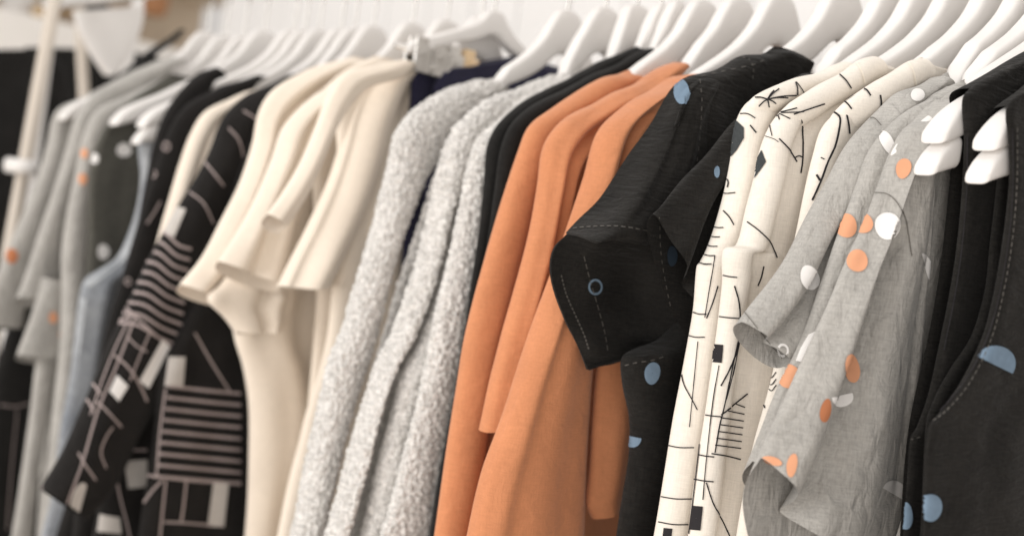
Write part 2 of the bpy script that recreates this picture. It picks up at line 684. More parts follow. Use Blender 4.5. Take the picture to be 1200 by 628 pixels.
def path_tube(geo, pts, r, n=12, mi=0):
    pts = np.array(pts, float)
    t = np.gradient(pts, axis=0)
    t /= np.linalg.norm(t, axis=1)[:, None]
    ang = np.linspace(0, 2 * math.pi, n, endpoint=False)
    u = np.cross(t, [1.0, 0.02, 0.01])
    u /= np.linalg.norm(u, axis=1)[:, None] + 1e-9
    w = np.cross(t, u)
    rr = np.full(len(pts), r)
    G = pts[:, None] + (np.cos(ang)[None, :, None] * u[:, None] + np.sin(ang)[None, :, None] * w[:, None]) * rr[:, None, None]
    geo.grid(G, True, mi)


g = Geo()
box(g, (-7, -3, -0.05), (2.5, 3.6, 0))
o = g.build('floor', M['floor'])
o['kind'] = 'structure'
for p in o.data.polygons:
    p.use_smooth = False

g = Geo()
WALLY = 2.05
for i in range(34):
    x0 = -3.6 + i * 0.17
    box(g, (x0, WALLY, 0), (x0 + 0.166, WALLY + 0.03, 2.9))
box(g, (-3.6, WALLY + 0.02, 0), (2.2, WALLY + 0.12, 2.9))
o = bevel(g.build('panelled_wall', M['wall']), 0.003, 2)
tag(o, 'white panelled wall with thin upright grooves behind the clothes rail', 'wall')

g = Geo()
box(g, (-7.0, -1.5, 0), (-6.9, 3.6, 2.9))
o = g.build('plaster_wall', M['wall'])
for p in o.data.polygons:
    p.use_smooth = False
tag(o, 'pale plaster wall far behind the blurred shelves on the left', 'wall')


# ------------------------------------------------------------------ the rail
def rail_x(px, py):
    pass


t = thing('clothes_rail', 'white tubular clothes rail that carries all the hangers', 'clothes rail', (-1.0, RAILY, 0))
g = Geo()
rod(g, (-2.35, RAILY, RAILZ), (0.35, RAILY, RAILZ), 0.0125)
g.build('rail', M['white'], t)
for xx in (-2.33, 0.33):
    g = Geo()
    rod(g, (xx, RAILY, 0.03), (xx, RAILY, RAILZ), 0.0125)
    g.build('post', M['white'], t)
    g = Geo()
    rod(g, (xx, RAILY - 0.25, 0.02), (xx, RAILY + 0.25, 0.02), 0.0125)
    g.build('foot', M['white'], t)


# ------------------------------------------------------------------ hangers
HT = np.array([(0.0, .291), (.014, .288), (.026, .274), (.038, .254), (.056, .235), (.070, .224), (.083, .215), (.105, .201), (.129, .186), (.148, .173),
               (.169, .161), (.184, .152), (.196, .143), (.204, .134), (.207, .1285)])
HB = np.array([(0.0, .243), (.014, .238), (.026, .228), (.038, .218), (.056, .207), (.070, .200), (.083, .194), (.105, .181), (.129, .163), (.148, .149),
               (.169, .136), (.186, .1275), (.197, .1225), (.204, .120), (.207, .1195)])


def round_ends(G, r=.0035):
    """close both ends of a swept bar with a softly rounded cap"""
    out = [G]
    for e, nb in ((0, 1), (-1, -2)):
        c = G[e].mean(0)
        d = c - G[nb].mean(0)
        d = d / (np.linalg.norm(d) + 1e-9)
        caps = [c + (G[e] - c) * k + d * r * f for k, f in ((.93, .45), (.8, .8), (.55, 1.0), (.001, 1.05))]
        if e == 0:
            out = [np.array(caps[::-1])] + out
        else:
            out = out + [np.array(caps)]
    return np.concatenate(out)


OUTLINES = {}


def note(X, pts):
    OUTLINES.setdefault(round(X, 3), []).append(np.asarray(pts)[:, 1:3])


def shoulder_line(X, hs):
    """height of the shoulder of the garment a hanger carries, above the eye, at distances hs from the hook"""
    best = np.full(len(hs), -9.0)
    past = np.zeros(len(hs), bool)
    for X0, L in OUTLINES.items():
        if abs(X0 - X) > .013:
            continue
        for pts in L:
            keep = [i for i in range(len(pts)) if pts[i, 1] > CAMZ + .06]
            h, z = RAILY - pts[keep, 0], pts[keep, 1] - CAMZ
            if len(h) < 2:
                continue
            past |= hs > h.max()
            for i, q in enumerate(hs):
                for j in range(len(h) - 1):
                    lo, hi = min(h[j], h[j + 1]), max(h[j], h[j + 1])
                    if lo <= q <= hi and hi > lo:
                        best[i] = max(best[i], z[j] + (z[j + 1] - z[j]) * (q - h[j]) / (h[j + 1] - h[j]))
    return np.where(best > -8, best, np.where(past, 0.0, 9.0))


def hanger(X, label, notch=False, drop=0.0, length=None, thick=0.016, clip=False, twist=0.0, end=None, bare=False):
    length = length or (0.93 if notch and X > -1 else 1.0 if notch or bare else 0.92)
    end = end or 0.013
    t = thing('clothes_hanger', label, 'clothes hanger', (X, RAILY, RAILZ), 'white wooden hangers on the rail')
    n = 46
    top, bot = spline(HT, n), spline(HB, n)
    if clip:
        top[:, 0] *= 0.62
        bot[:, 0] *= 0.62
        top[:, 1] = .291 - (.291 - top[:, 1]) * 0.40
        bot[:, 1] = .291 - (.291 - bot[:, 1]) * 0.36 - .012
        bot[:, 1] = np.minimum(bot[:, 1], top[:, 1] - .006)
    top[:, 0] *= length
    bot[:, 0] *= length
    if not notch and not clip and not bare:
        lim = shoulder_line(X, top[:, 0]) - .006
        lim = np.where(top[:, 0] < .02, 9, lim)
        fall = np.maximum(0, top[:, 1] - drop - lim)
        big = np.where(fall > .045)[0]
        cut = big[0] - 1 if len(big) and big[0] > 12 else n
        fall = np.maximum.accumulate(fall[:cut]) if False else fall[:cut]
        top, bot = top[:cut], bot[:cut]
        f3 = np.convolve(np.pad(fall, 3, 'edge'), np.ones(7) / 7, 'valid')
        fall = np.where(top[:, 0] > .05, np.maximum(fall, f3), f3)
        top[:, 1] -= fall
        bot[:, 1] -= fall
        cov = np.convolve(np.pad((lim[:cut] < 8).astype(float), 2, 'edge'), np.ones(5) / 5, 'valid') * (lim[:cut] < 8)
        bot[:, 1] = np.maximum(bot[:, 1], top[:, 1] - .052 + .042 * cov)
        slim = 1 - .4 * cov
        if cut < n:
            top[-1, 1] = bot[-1, 1] + .002
            top[-2, 1] = bot[-2, 1] + (top[-2, 1] - bot[-2, 1]) * .6
        hn = np.where(lim < 8)[0]
        if len(hn):
            far = min(len(top), hn[0] + 17)
            top, bot, slim = top[:far], bot[:far], slim[:far]
        ln_end = top[-1, 0]
    else:
        slim = np.ones(n)
        ln_end = top[-1, 0]
    full_t = np.concatenate([np.stack([-top[::-1, 0], top[::-1, 1]], 1), top[1:]])
    full_b = np.concatenate([np.stack([-bot[::-1, 0], bot[::-1, 1]], 1), bot[1:]])
    k = len(full_t)
    h = np.abs(full_t[:, 0]) / ln_end
    tk = thick + (end - thick) * np.clip(h, 0, 1) ** 2.5
    tk = tk * np.concatenate([slim[::-1], slim[1:]])
    fwd = 0.006 * h ** 2          # the ends sweep forward a little
    # section: rounded rectangle
    m = 28
    a = np.linspace(0, 2 * math.pi, m, endpoint=False)
    ex = 4.0
    cx = np.sign(np.cos(a)) * np.abs(np.cos(a)) ** (2 / ex)
    cz = np.sign(np.sin(a)) * np.abs(np.sin(a)) ** (2 / ex)
    zc, zh = (full_t[:, 1] + full_b[:, 1]) / 2, (full_t[:, 1] - full_b[:, 1]) / 2
    yc, yh = (full_t[:, 0] + full_b[:, 0]) / 2, (full_t[:, 0] - full_b[:, 0]) / 2
    G = np.stack([X + fwd[:, None] * 0 + tk[:, None] / 2 * cx[None], RAILY + yc[:, None] + yh[:, None] * cz[None] + twist * 0,
                  CAMZ - drop + zc[:, None] + zh[:, None] * cz[None]], -1)
    if notch:
        pass
    for e in (0, -1):
        c = G[e].mean(0)
    G = round_ends(G)
    G[..., 0] += twist_of(X) * (G[..., 1] - TIPY)
    XC = X + twist_of(X) * (RAILY - TIPY)
    g = Geo()
    g.grid(G, True)
    g.build('hanger_arms', M['white'], t)
    # hook
    g = Geo()
    z0 = CAMZ - drop + .288
    pts = [(XC, RAILY, z0 + i * (RAILZ - .0155 - 0.004 - z0) / 6) for i in range(6)]
    r = 0.0165
    base = RAILZ
    pts2 = [(XC, RAILY + r * math.sin(q) * 1, base - r * math.cos(q)) for q in np.linspace(0.25, math.pi * 1.25, 18)]
    path_tube(g, pts[:-1] + pts2, 0.0017)
    g.build('hook', M['metal'], t)
    if notch:
        # second, lower lip of the notched end
        for sgn in (-1, 1):
            g = Geo()
            yy = np.linspace(0, 1, 22)
            prof_t = spline(np.array([(.190, .1270, 0), (.194, .1250, 0), (.199, .122, 0), (.207, .114, 0), (.2105, .108, 0), (.2115, .1055, 0)]), 22)[:, :2]
            prof_b = np.stack([.190 + (.2115 - .190) * yy, .105 - .0072 * yy], 1)
            zc, zh = (prof_t[:, 1] + prof_b[:, 1]) / 2, (prof_t[:, 1] - prof_b[:, 1]) / 2
            yc, yh = (prof_t[:, 0] + prof_b[:, 0]) / 2, (prof_t[:, 0] - prof_b[:, 0]) / 2
            Gl = np.stack([X + np.full(22, end * 0.9)[:, None] / 2 * cx[None], RAILY + sgn * (yc[:, None] * length + yh[:, None] * cz[None]),
                           CAMZ - drop + zc[:, None] + zh[:, None] * cz[None]], -1)
            Gl[..., 0] += twist_of(X) * (Gl[..., 1] - TIPY)
            g.grid(round_ends(Gl), True)
            g.build('notched_tip', M['white'], t)
    if clip:
        zb = CAMZ + .222
        g = Geo()
        rod(g, (X, RAILY - .135, zb), (X, RAILY + .135, zb), 0.003)
        g.build('clip_bar', M['metal'], t)
        for sgn in (-1, 1):
            for q, yy in enumerate((0.034, 0.056, 0.078, 0.103)):
                cg = Geo()
                y = RAILY + sgn * yy
                for e in (-1, 1):
                    box(cg, (X + e * .0085 - .0025, y - .012, zb - .024), (X + e * .0085 + .0025, y + .012, zb + .006))
                    box(cg, (X + e * .006 - .0012, y - .009, zb + .002), (X + e * .006 + .0012, y + .009, zb + .016))
                rod(cg, (X - .012, y, zb - .002), (X + .012, y, zb - .002), 0.0045)
                rod(cg, (X + .004, y - .010, zb - .016), (X + .013, y - .010, zb - .016), 0.004)
                oo = cg.build('clip', M['brass'] if q == 0 else M['metal'], t)
                bevel(oo, 0.0015, 2)
    return t


def garment(name, label, cat, X, group=None):
    return thing(name, label, cat, (X, RAILY, RAILZ), group)


# ================================================================== GARMENTS (from the near end of the rail to the far end)
# ---- two black sleeveless tops
def stitched(pr, pts, w=1.3, mi=2, dash=(3, 2)):
    pr.line(pts, w, mi, dash=dash)


X = -.397
t = garment('tank_blouse', 'nearest black sleeveless top with a deep stitched armhole and blue printed half circle', 'top', X, 'black sleeveless tops')
g = Geo()
g.grid(hang([(1260, 66), (1225, 86), (1200, 103), (1184, 114), (1177, 130), (1180, 165), (1182, 215), (1177, 280), (1166, 345), (1151, 400), (1126, 450),
             (1100, 483), (1087, 500), (1082, 540), (1080, 585), (1077, 640), (1062, 760)], X + .014, th=.007, yneck=.90, tex=.006, seed=3, neckz=CAMZ + .17), True)
pr = Printer(g)
pr.dot(1166, 428, 22, 24, 1, 26, 180, 360)
pr.dot(1090, 594, 13, 16, 1)
stitched(pr, [(1191, 150), (1191, 215), (1186, 280), (1175, 345), (1160, 400), (1135, 450), (1108, 482), (1089, 497)], 1.2, 2)
pr.line([(1186, 150), (1187, 215), (1182, 280), (1171, 345), (1156, 398), (1131, 447), (1104, 480), (1090, 493)], 1.0, 3)
g.build('front_panel', [M['black'], M['blue_ink'], M['thread'], M['black_ink']], t)
g = Geo()
g.grid(hang([(1225, 84), (1190, 112), (1172, 140), (1168, 200), (1160, 280), (1155, 340), (1140, 392), (1115, 432), (1094, 470), (1084, 500), (1078, 640), (1062, 760)],
            X - .013, th=.006, yneck=.90, tex=.003, seed=4, neckz=CAMZ + .17), True)
g.build('back_panel', M['black'], t)
g = Geo()
g.grid(tube([(1178, 122, 1187, 154), (1190, 111, 1202, 146), (1208, 101, 1218, 140), (1232, 82, 1246, 124), (1262, 62, 1280, 104)], X, th=.032, p=2.6, seed=7, drape=.002), True)
g.build('strap', M['black'], t)

X = -.434
t = garment('tank_blouse', 'second black sleeveless top, squeezed between the nearest black top and the grey spotted blouses', 'top', X, 'black sleeveless tops')
g = Geo()
g.grid(hang([(1230, 50), (1190, 73), (1160, 89), (1136, 104), (1127, 118), (1130, 160), (1128, 220), (1121, 290), (1112, 350), (1100, 410), (1088, 460), (1074, 498), (1065, 514),
             (1061, 560), (1055, 640), (1040, 760)], X + .013, th=.007, yneck=.90, tex=.004, seed=5, neckz=CAMZ + .17), True)
pr = Printer(g)
pr.dot(1061, 604, 8, 16, 1)
pr.line([(1066, 515), (1074, 513), (1081, 510)], 1.1, 2, dash=(2, 2))
pr.line([(1134, 160), (1133, 220), (1127, 290), (1118, 350), (1106, 410)], 1.0, 3)
g.build('front_panel', [M['black'], M['blue_ink'], M['thread'], M['black_ink']], t)
g = Geo()
g.grid(hang([(1190, 75), (1150, 98), (1122, 120), (1115, 200), (1107, 280), (1097, 345), (1085, 405), (1074, 452), (1065, 500), (1059, 560), (1053, 640), (1040, 760)],
            X - .012, th=.006, yneck=.90, tex=.003, seed=6, neckz=CAMZ + .17), True)
g.build('back_panel', M['black'], t)
g = Geo()
g.grid(tube([(1133, 104, 1141, 137), (1145, 96, 1156, 130), (1160, 87, 1172, 124), (1190, 69, 1204, 108), (1226, 46, 1244, 88)], X, th=.032, p=2.6, seed=8, drape=.002), True)
g.build('strap', M['black'], t)

# ---- three grey spotted blouses
GR = [M['grey'], M['white_ink'], M['orange_ink'], M['rust_ink'], M['dark_thread']]
GG = 'grey spotted blouses near the front'
X = -.462
t = garment('spotted_blouse', 'front grey blouse with a wide sleeve scattered with orange and white spots', 'blouse', X, GG)
g = Geo()
g.grid(tube([(1105, 112, 1120, 122), (1083, 133, 1099, 142), (1062, 151, 1099, 175), (1042, 181, 1097, 208), (1025, 219, 1095, 248), (1009, 262, 1091, 300), (986, 312, 1085, 362),
             (964, 365, 1078, 425), (942, 418, 1071, 490), (920, 470, 1064, 560), (902, 508, 1050, 628), (888, 542, 1010, 706)], X, th=.024,
            folds=[(.19, .13, .07, .009), (.37, .32, .08, -.022, .36, 1.0), (.62, .60, .16, .004), (.85, .88, .05, -.004, .1, .9)], hem=.035, seed=11,
            nc=90, step=2.2, drape=.0035, hemcurve=0.004), True)
pr = Printer(g)
pr.dot(1040, 265, 15, 16, 1)
pr.dot(1059, 198, 9, 12, 2, 15)
pr.dot(1012, 262, 11, 12, 2)
pr.dot(1005, 306, 12, 13, 2)
pr.dot(999, 432, 9, 17, 2, -8)
pr.dot(987, 465, 13, 12, 1, -12, -10, 190)
pr.dot(967, 481, 6, 14, 3, 12)
pr.dot(1083, 312, 8, 16, 1, -15, -90, 90)
pr.dot(1046, 577, 14, 15, 1, 25, 180, 370)
pr.dot(905, 540, 12, 5, 2, 15)
pr.dot(928, 545, 6, 14, 2, 10)
pr.line([(1024, 226), (1040, 228), (1053, 240), (1062, 262), (1068, 300)], 1.3, 4)
g.build('sleeve', GR, t)
g = Geo()
g.grid(hang([(1130, 98), (1105, 113), (1088, 140), (1080, 200), (1076, 300), (1068, 400), (1058, 520), (1050, 640), (1040, 760)], X - .006, th=.010, seed=12,
            fuzz=0), True)
g.build('body', GR, t)

X = -.484
t = garment('spotted_blouse', 'middle grey blouse with a white spot on its shoulder and orange spots down its sleeve', 'blouse', X, GG)
g = Geo()
g.grid(tube([(1114, 97, 1128, 119), (1092, 111, 1112, 136), (1064, 128, 1092, 156), (1041, 148, 1076, 178), (1019, 178, 1062, 215), (1004, 215, 1048, 250), (988, 258, 1034, 300),
             (969, 312, 1014, 350), (949, 365, 994, 410), (930, 415, 972, 465), (912, 458, 950, 510), (896, 500, 932, 545), (880, 538, 915, 580)], X, th=.020,
            folds=[(.3, .25, .12, .003), (.62, .6, .10, -.006, .12, .9)], seed=13, nc=60, step=2.2, drape=.003, hem=.012), True)
pr = Printer(g)
pr.dot(1040, 168, 7, 15, 1, -25)
pr.dot(992, 265, 12, 14, 2)
pr.dot(925, 441, 13, 14, 2)
pr.poly([(948, 392), (956, 388), (955, 405), (944, 425), (933, 423), (939, 408)], 1)
g.build('sleeve', GR, t)
g = Geo()
g.grid(hang([(1130, 92), (1105, 104), (1075, 130), (1060, 200), (1050, 300), (1040, 420), (1020, 560), (1010, 640), (1000, 760)], X - .004, th=.010, seed=14), True)
g.build('body', GR, t)

X = -.506
t = garment('spotted_blouse', 'rearmost grey blouse of the three, its short sleeve pointing left over the cream printed tops', 'blouse', X, GG)
g = Geo()
g.grid(tube([(1096, 86, 1110, 106), (1076, 97, 1096, 120), (1046, 111, 1078, 140), (1017, 137, 1052, 168), (992, 170, 1036, 205), (969, 215, 1016, 252), (945, 257, 995, 298),
             (918, 303, 975, 345), (893, 340, 952, 388), (866, 374, 920, 432)], X, th=.024,
            folds=[(.25, .25, .14, .004), (.52, .44, .08, -.010, .3, 1.0), (.8, .75, .12, .005, .3, 1)], seed=15, nc=64, step=2.2, drape=.003, hem=.006), True)
pr = Printer(g)
pr.dot(1075, 112, 8, 7, 1, -20)
pr.dot(949, 326, 11, 15, 1, -20)
pr.ring(917, 411, 4.5, 7.0, 1)
pr.line([(872, 365), (893, 392), (916, 420)], 1.1, 4)
pr.line([(1016, 140), (1024, 139), (1033, 148)], 1.1, 4)
g.build('sleeve', GR, t)
g = Geo()
g.grid(hang([(1112, 85), (1085, 100), (1050, 130), (1030, 200), (1020, 300), (1000, 420), (980, 560), (970, 640), (950, 760)], X - .006, th=.008, seed=16), True)
g.build('body', GR, t)

# ---- three cream tops with a black line drawing
CR = [M['cream'], M['black_ink'], M['slate_ink'], M['cream_thread']]
GC = 'cream tops with black line drawings'
X = -.532
t = garment('printed_blouse', 'cream top nearest the grey blouses, black wavy line drawn down its shoulder', 'top', X, GC)
g = Geo()
g.grid(hang([(1078, 68), (1064, 74), (1046, 85), (1020, 100), (998, 114), (978, 130), (962, 150), (953, 180), (945, 215), (936, 260), (928, 300), (921, 350), (912, 400), (904, 440),
             (894, 480), (884, 520), (876, 560), (862, 640), (845, 760)], X, th=.017, seed=21, tex=.006, nose=.009,
            folds=[(.018, .02, .006, -.005, .3, 1.0)]), True)
pr = Printer(g)
pr.line([(963, 131), (975, 132), (984, 138), (983, 152), (978, 172), (970, 190), (962, 212), (952, 235)], 2.18, 1)
pr.line([(992, 135), (994, 147), (995, 157)], 2.02, 1)
pr.poly([(985, 115), (996, 106), (1007, 104), (1000, 112), (991, 118)], 1)
pr.line([(1007, 104), (1014, 106), (1019, 113)], 1.85, 1)
pr.line([(985, 116), (992, 120), (997, 127)], 1.68, 1)
pr.line([(1030, 110), (1031, 118), (1031, 127)], 2.02, 1)
pr.line([(1064, 78), (1067, 86), (1068, 96)], 1.2, 3)
pr.line([(962, 185), (966, 187)], 1.34, 1)
pr.line([(957, 205), (961, 212)], 2.52, 1)
for y in (430, 441, 449, 456):
    pr.line([(893, y), (898, y - 6), (904, y + 2), (910, y - 5)], 1.01, 1)
pr.line([(883, 455), (892, 462), (897, 478)], 1.34, 1)
pr.line([(874, 490), (868, 520), (862, 560), (858, 585)], 2.94, 1)
pr.line([(880, 492), (875, 522), (869, 562)], 1.26, 1)
rl = Geo()
rl.grid(tube([(1079, 68, 1088, 100), (1068, 71, 1078, 103), (1050, 82, 1062, 112), (1020, 99, 1036, 130), (996, 114, 1014, 146, 0, 0, .020), (978, 131, 994, 160, -.006, -.006, .014), (966, 149, 978, 172, -.014, -.014, .008)], X + .004, th=.022, p=2.2, seed=24, drape=.002, nc=30), True)
q = Printer(rl)
q.line([(1064, 72), (1070, 84), (1073, 100)], 1.6, 3)
q.poly([(985, 118), (996, 108), (1007, 104), (1001, 112), (991, 119)], 1)
q.line([(1007, 104), (1015, 106), (1020, 113)], 1.9, 1)
q.line([(985, 117), (992, 121), (998, 128)], 1.8, 1)
q.line([(1031, 112), (1032, 120), (1032, 128)], 2.0, 1)
q.line([(962, 134), (974, 131), (984, 137), (985, 150), (981, 162)], 2.2, 1)
rl.build('shoulder', CR, t)
g.build('body', CR, t)

X = -.562
t = garment('printed_blouse', 'middle cream top with two solid black squares down its front fold and a hatched shape', 'top', X, GC)
g = Geo()
g.grid(hang([(1018, 68), (1002, 76), (985, 86), (952, 104), (926, 118), (906, 139), (892, 168), (885, 200), (875, 240), (863, 286), (848, 293), (846, 330), (840, 375), (833, 425), (826, 480), (818, 540), (806, 640),
             (790, 760)], X, th=.020, seed=22, tex=.008, nose=.010, folds=[(.024, .017, .006, -.009, .1, 1.0), (.05, .05, .012, .003)]), True)
pr = Printer(g)
pr.poly([(893, 176), (886, 190), (877, 208), (884, 210), (894, 196), (898, 190)], 2)
pr.line([(911, 134), (903, 145), (905, 160)], 1.01, 1)
pr.line([(906, 139), (925, 131), (955, 126), (966, 122)], 1.34, 1)
pr.line([(938, 134), (940, 150), (941, 170), (940, 190), (938, 203)], 1.85, 1)
pr.line([(913, 163), (925, 176), (934, 190)], 1.68, 1)
pr.line([(897, 160), (908, 164), (912, 167)], 0.84, 1)
pr.line([(985, 88), (992, 95), (998, 105)], 1.34, 1)
pr.line([(1001, 78), (1008, 90), (1011, 100)], 1.2, 3)
pr.line([(932, 185), (936, 183), (941, 185)], 1.51, 1)
for y, x0, x1 in ((323, 846, 864), (371, 838, 866), (486, 822, 846), (533, 817, 837), (562, 814, 836)):
    pr.line([(x0, y - 1), ((x0 + x1) / 2, y + 1), (x1, y + 2)], 1.43, 1)
pr.poly([(835, 403), (848, 404), (846, 425), (833, 424)], 1)
pr.poly([(812, 592), (824, 593), (821, 621), (809, 620)], 1)
pr.line([(838, 375), (834, 405), (829, 450), (823, 500), (816, 560), (808, 625)], 1.01, 1)
pr.line([(876, 260), (890, 271), (903, 285), (910, 302)], 1.51, 1)
pr.line([(861, 335), (866, 355), (867, 380), (866, 400), (856, 430), (845, 452)], 1.68, 1)
pr.line([(895, 312), (892, 325), (888, 335)], 1.68, 1)
pr.line([(868, 385), (858, 430), (850, 470), (843, 500), (838, 530)], 1.51, 1)
pr.line([(845, 486), (860, 474), (876, 461)], 1.68, 1)
for i, y in enumerate((473, 481, 489, 497, 505, 513, 521)):
    x0 = 846 + (486 - y) * 1.25 if y < 486 else 845 - (y - 486) * .2
    pr.line([(x0, y), (873 - i * .8, y + 4)], 1.34, 1, smooth=False)
pr.line([(834, 531), (852, 534), (868, 538)], 1.51, 1)
pr.line([(843, 428), (836, 470), (828, 540), (824, 585)], 1.1, 1)
pr.line([(866, 400), (858, 440), (848, 478)], 1.2, 1)
pr.line([(828, 565), (836, 590), (848, 612), (855, 628)], 1.51, 1)
rl = Geo()
rl.grid(tube([(1022, 66, 1032, 94), (1010, 70, 1020, 98), (988, 84, 1002, 110), (952, 104, 968, 130), (927, 118, 944, 146, 0, 0, .020), (910, 137, 924, 160, -.006, -.006, .014), (899, 160, 910, 178, -.014, -.014, .008)], X + .004, th=.022, p=2.2, seed=25, drape=.002, nc=30), True)
q = Printer(rl)
q.line([(1004, 74), (1010, 86), (1013, 98)], 1.6, 3)
for dx, dy in ((-15, -3), (-6, 12), (10, -14), (22, -6), (14, 6), (4, 16), (30, -2)):
    q.line([(912, 133), (912 + dx, 133 + dy)], 1.3, 1, smooth=False)
q.line([(984, 88), (991, 95), (997, 104)], 1.6, 1)
q.line([(930, 134), (948, 128), (966, 122)], 1.6, 1)
rl.build('shoulder', CR, t)
g.build('body', CR, t)

X = -.590
t = garment('printed_blouse', 'cream top beside the black shirts with a dark speckled leaf shape on its shoulder edge', 'top', X, GC)
g = Geo()
g.grid(hang([(985, 74), (960, 83), (932, 90), (905, 100), (886, 110), (871, 123), (861, 146), (856, 185), (848, 225), (838, 260), (828, 288), (819, 306), (815, 312), (811, 360), (805, 400), (797, 450), (788, 500),
             (778, 560), (765, 640), (745, 760)], X, th=.024, seed=23, tex=.005, nose=.014, folds=[(.032, .034, .008, -.008, .1, 1.0)]), True)
pr = Printer(g)
pr.poly([(864, 142), (872, 150), (872, 162), (864, 176), (852, 190), (845, 198), (850, 172), (856, 152)], 2)
pr.line([(861, 138), (853, 146), (856, 150), (864, 141)], 1.18, 1)
cx, cy = 899, 118
for dx, dy in ((-14, -2), (-10, 8), (14, -12), (24, -2), (2, 9), (10, 4), (8, -10), (14, 0), (34, -5)):
    pr.line([(cx, cy), (cx + dx / 2, cy + dy / 2 - 1), (cx + dx, cy + dy)], 1.43, 1)
pr.line([(932, 97), (934, 104), (934, 110)], 1.43, 1)
pr.line([(933, 98), (941, 108), (945, 118)], 1.09, 1)
pr.line([(866, 134), (876, 134), (885, 139)], 1.34, 1)
pr.line([(879, 147), (886, 156)], 1.68, 1, smooth=False)
pr.line([(848, 198), (850, 206), (854, 213), (853, 220)], 1.34, 1)
pr.line([(844, 225), (851, 227), (862, 226)], 1.34, 1)
pr.line([(848, 247), (855, 255), (860, 264)], 1.51, 1)
for y, x0, x1 in ((266, 832, 848), (277, 829, 844), (288, 826, 841), (299, 822, 838), (309, 816, 834), (367, 811, 828), (394, 804, 826), (523, 780, 813), (583, 772, 811), (613, 772, 806)):
    pr.line([(x0, y - 2), ((x0 + x1) / 2, y + 1), (x1, y + 1)], 1.34, 1)
pr.line([(838, 300), (832, 335), (826, 372)], 1.1, 1)
pr.line([(818, 400), (814, 440), (808, 500)], 1.0, 1)
pr.line([(798, 430), (802, 450), (811, 468), (817, 480)], 1.26, 1)
pr.line([(841, 335), (835, 355), (828, 373)], 1.51, 1)
pr.poly([(778, 618), (788, 619), (786, 634), (776, 634)], 1)
rl = Geo()
rl.grid(tube([(988, 73, 996, 94), (975, 77, 984, 100), (960, 83, 970, 106), (932, 90, 944, 116), (906, 99, 920, 126), (886, 110, 902, 138, 0, 0, .020), (873, 124, 886, 148, -.006, -.006, .014), (866, 143, 876, 164, -.014, -.014, .008)], X + .004, th=.022, p=2.2, seed=26, drape=.002, nc=30), True)
q = Printer(rl)
for dx, dy in ((-14, -2), (-10, 8), (14, -12), (24, -2), (2, 9), (10, 5), (8, -10), (34, -5)):
    q.line([(899, 117), (899 + dx / 2, 117 + dy / 2 - 1), (899 + dx, 117 + dy)], 1.5, 1)
q.line([(932, 97), (934, 104), (934, 112)], 1.5, 1)
q.line([(933, 97), (941, 108), (945, 118)], 1.2, 1)
q.line([(866, 134), (876, 134), (885, 139)], 1.5, 1)
rl.build('shoulder', CR, t)
g.build('body', CR, t)

# ---- two black linen shirts
BK = [M['black'], M['blue_ink'], M['thread'], M['dark_blue_ink']]
GB = 'black linen shirts with blue spots'
X = -.617
t = garment('linen_shirt', 'black linen shirt squeezed against the cream printed tops, its crumpled sleeve end partly hidden', 'shirt', X, GB)
g = Geo()
g.grid(tube([(944, 84, 958, 94), (925, 90, 945, 108), (900, 106, 926, 132), (874, 128, 892, 165), (848, 156, 878, 205), (818, 188, 856, 255), (792, 217, 842, 310), (764, 250, 822, 400)], X, th=.022,
            folds=[(.3, .35, .1, .005), (.55, .55, .07, -.008, .3, 1.0), (.75, .78, .08, .006, .3, 1)], seed=31, nc=60, step=2.2, drape=.005, hem=.01), True)
pr = Printer(g)
pr.dot(787, 300, 6, 12, 3)
pr.dot(840, 202, 3.5, 7, 1)
pr.line([(772, 255), (774, 300), (783, 350), (792, 385)], 1.0, 2, dash=(3, 3))
g.build('sleeve', BK, t)
g = Geo()
g.grid(hang([(950, 86), (920, 100), (890, 130), (868, 180), (840, 260), (820, 340), (803, 420), (790, 500), (780, 570), (770, 640), (750, 760)], X - .008, th=.012, seed=32, drape=.004), True)
g.build('body', BK, t)

X = -.662
t = garment('linen_shirt', 'black linen shirt with a wide open short sleeve hanging over the orange shirts', 'shirt', X, GB)
g = Geo()
g.grid(hang([(906, 54), (890, 60), (868, 66), (836, 79), (808, 91), (795, 100), (790, 125), (796, 200), (802, 290), (798, 360), (776, 398), (732, 417), (730, 450), (737, 490), (736, 530), (729, 580), (722, 640), (708, 760)],
            X + .003, th=.028, yneck=.925, neckz=CAMZ + .15, seed=33, drape=.004, tex=.008), True)
pr = Printer(g)
pr.dot(764, 437, 9, 13, 1, 10)
pr.poly([(764, 424), (757, 435), (772, 434)], 1)
pr.dot(741, 512, 11, 12, 1, 12, -5, 185)
pr.line([(733, 428), (745, 425), (765, 422), (785, 415)], 1.0, 2, dash=(3, 3))
pr.dot(799, 108, 9, 15, 1, -8)
pr.line([(870, 68), (878, 71), (882, 80), (881, 94)], 1.0, 2, dash=(2, 2))
pr.line([(822, 90), (850, 84), (880, 77), (900, 69)], 1.0, 2, dash=(3, 4))
g.build('body', BK, t)
g = Geo()
# outer face of the sleeve, from the shoulder to its near hem
G1 = sheet([[(835, 83, -.002), (845, 92, .012), (850, 100, .012)],
            [(804, 91, -.006), (820, 104, .018), (838, 130, .014)],
            [(784, 107, -.010), (806, 128, .020), (830, 165, .015)],
            [(762, 145, -.014), (792, 170, .018), (824, 205, .016)],
            [(735, 186, -.016), (772, 210, .020), (812, 240, .016)],
            [(706, 226, -.018), (748, 245, .024), (796, 265, .016)],
            [(682, 252, -.020), (728, 268, .026), (782, 280, .014)],
            [(664, 274, -.022), (700, 281, .024), (740, 285, .022), (772, 290, .010)]], X, n=110, m=60, drape=.004, seed=34,
           folds=[(.45, .55, .07, -.004, .1, .9), (.7, .75, .06, .003)])
add_sheet(g, G1, .002)
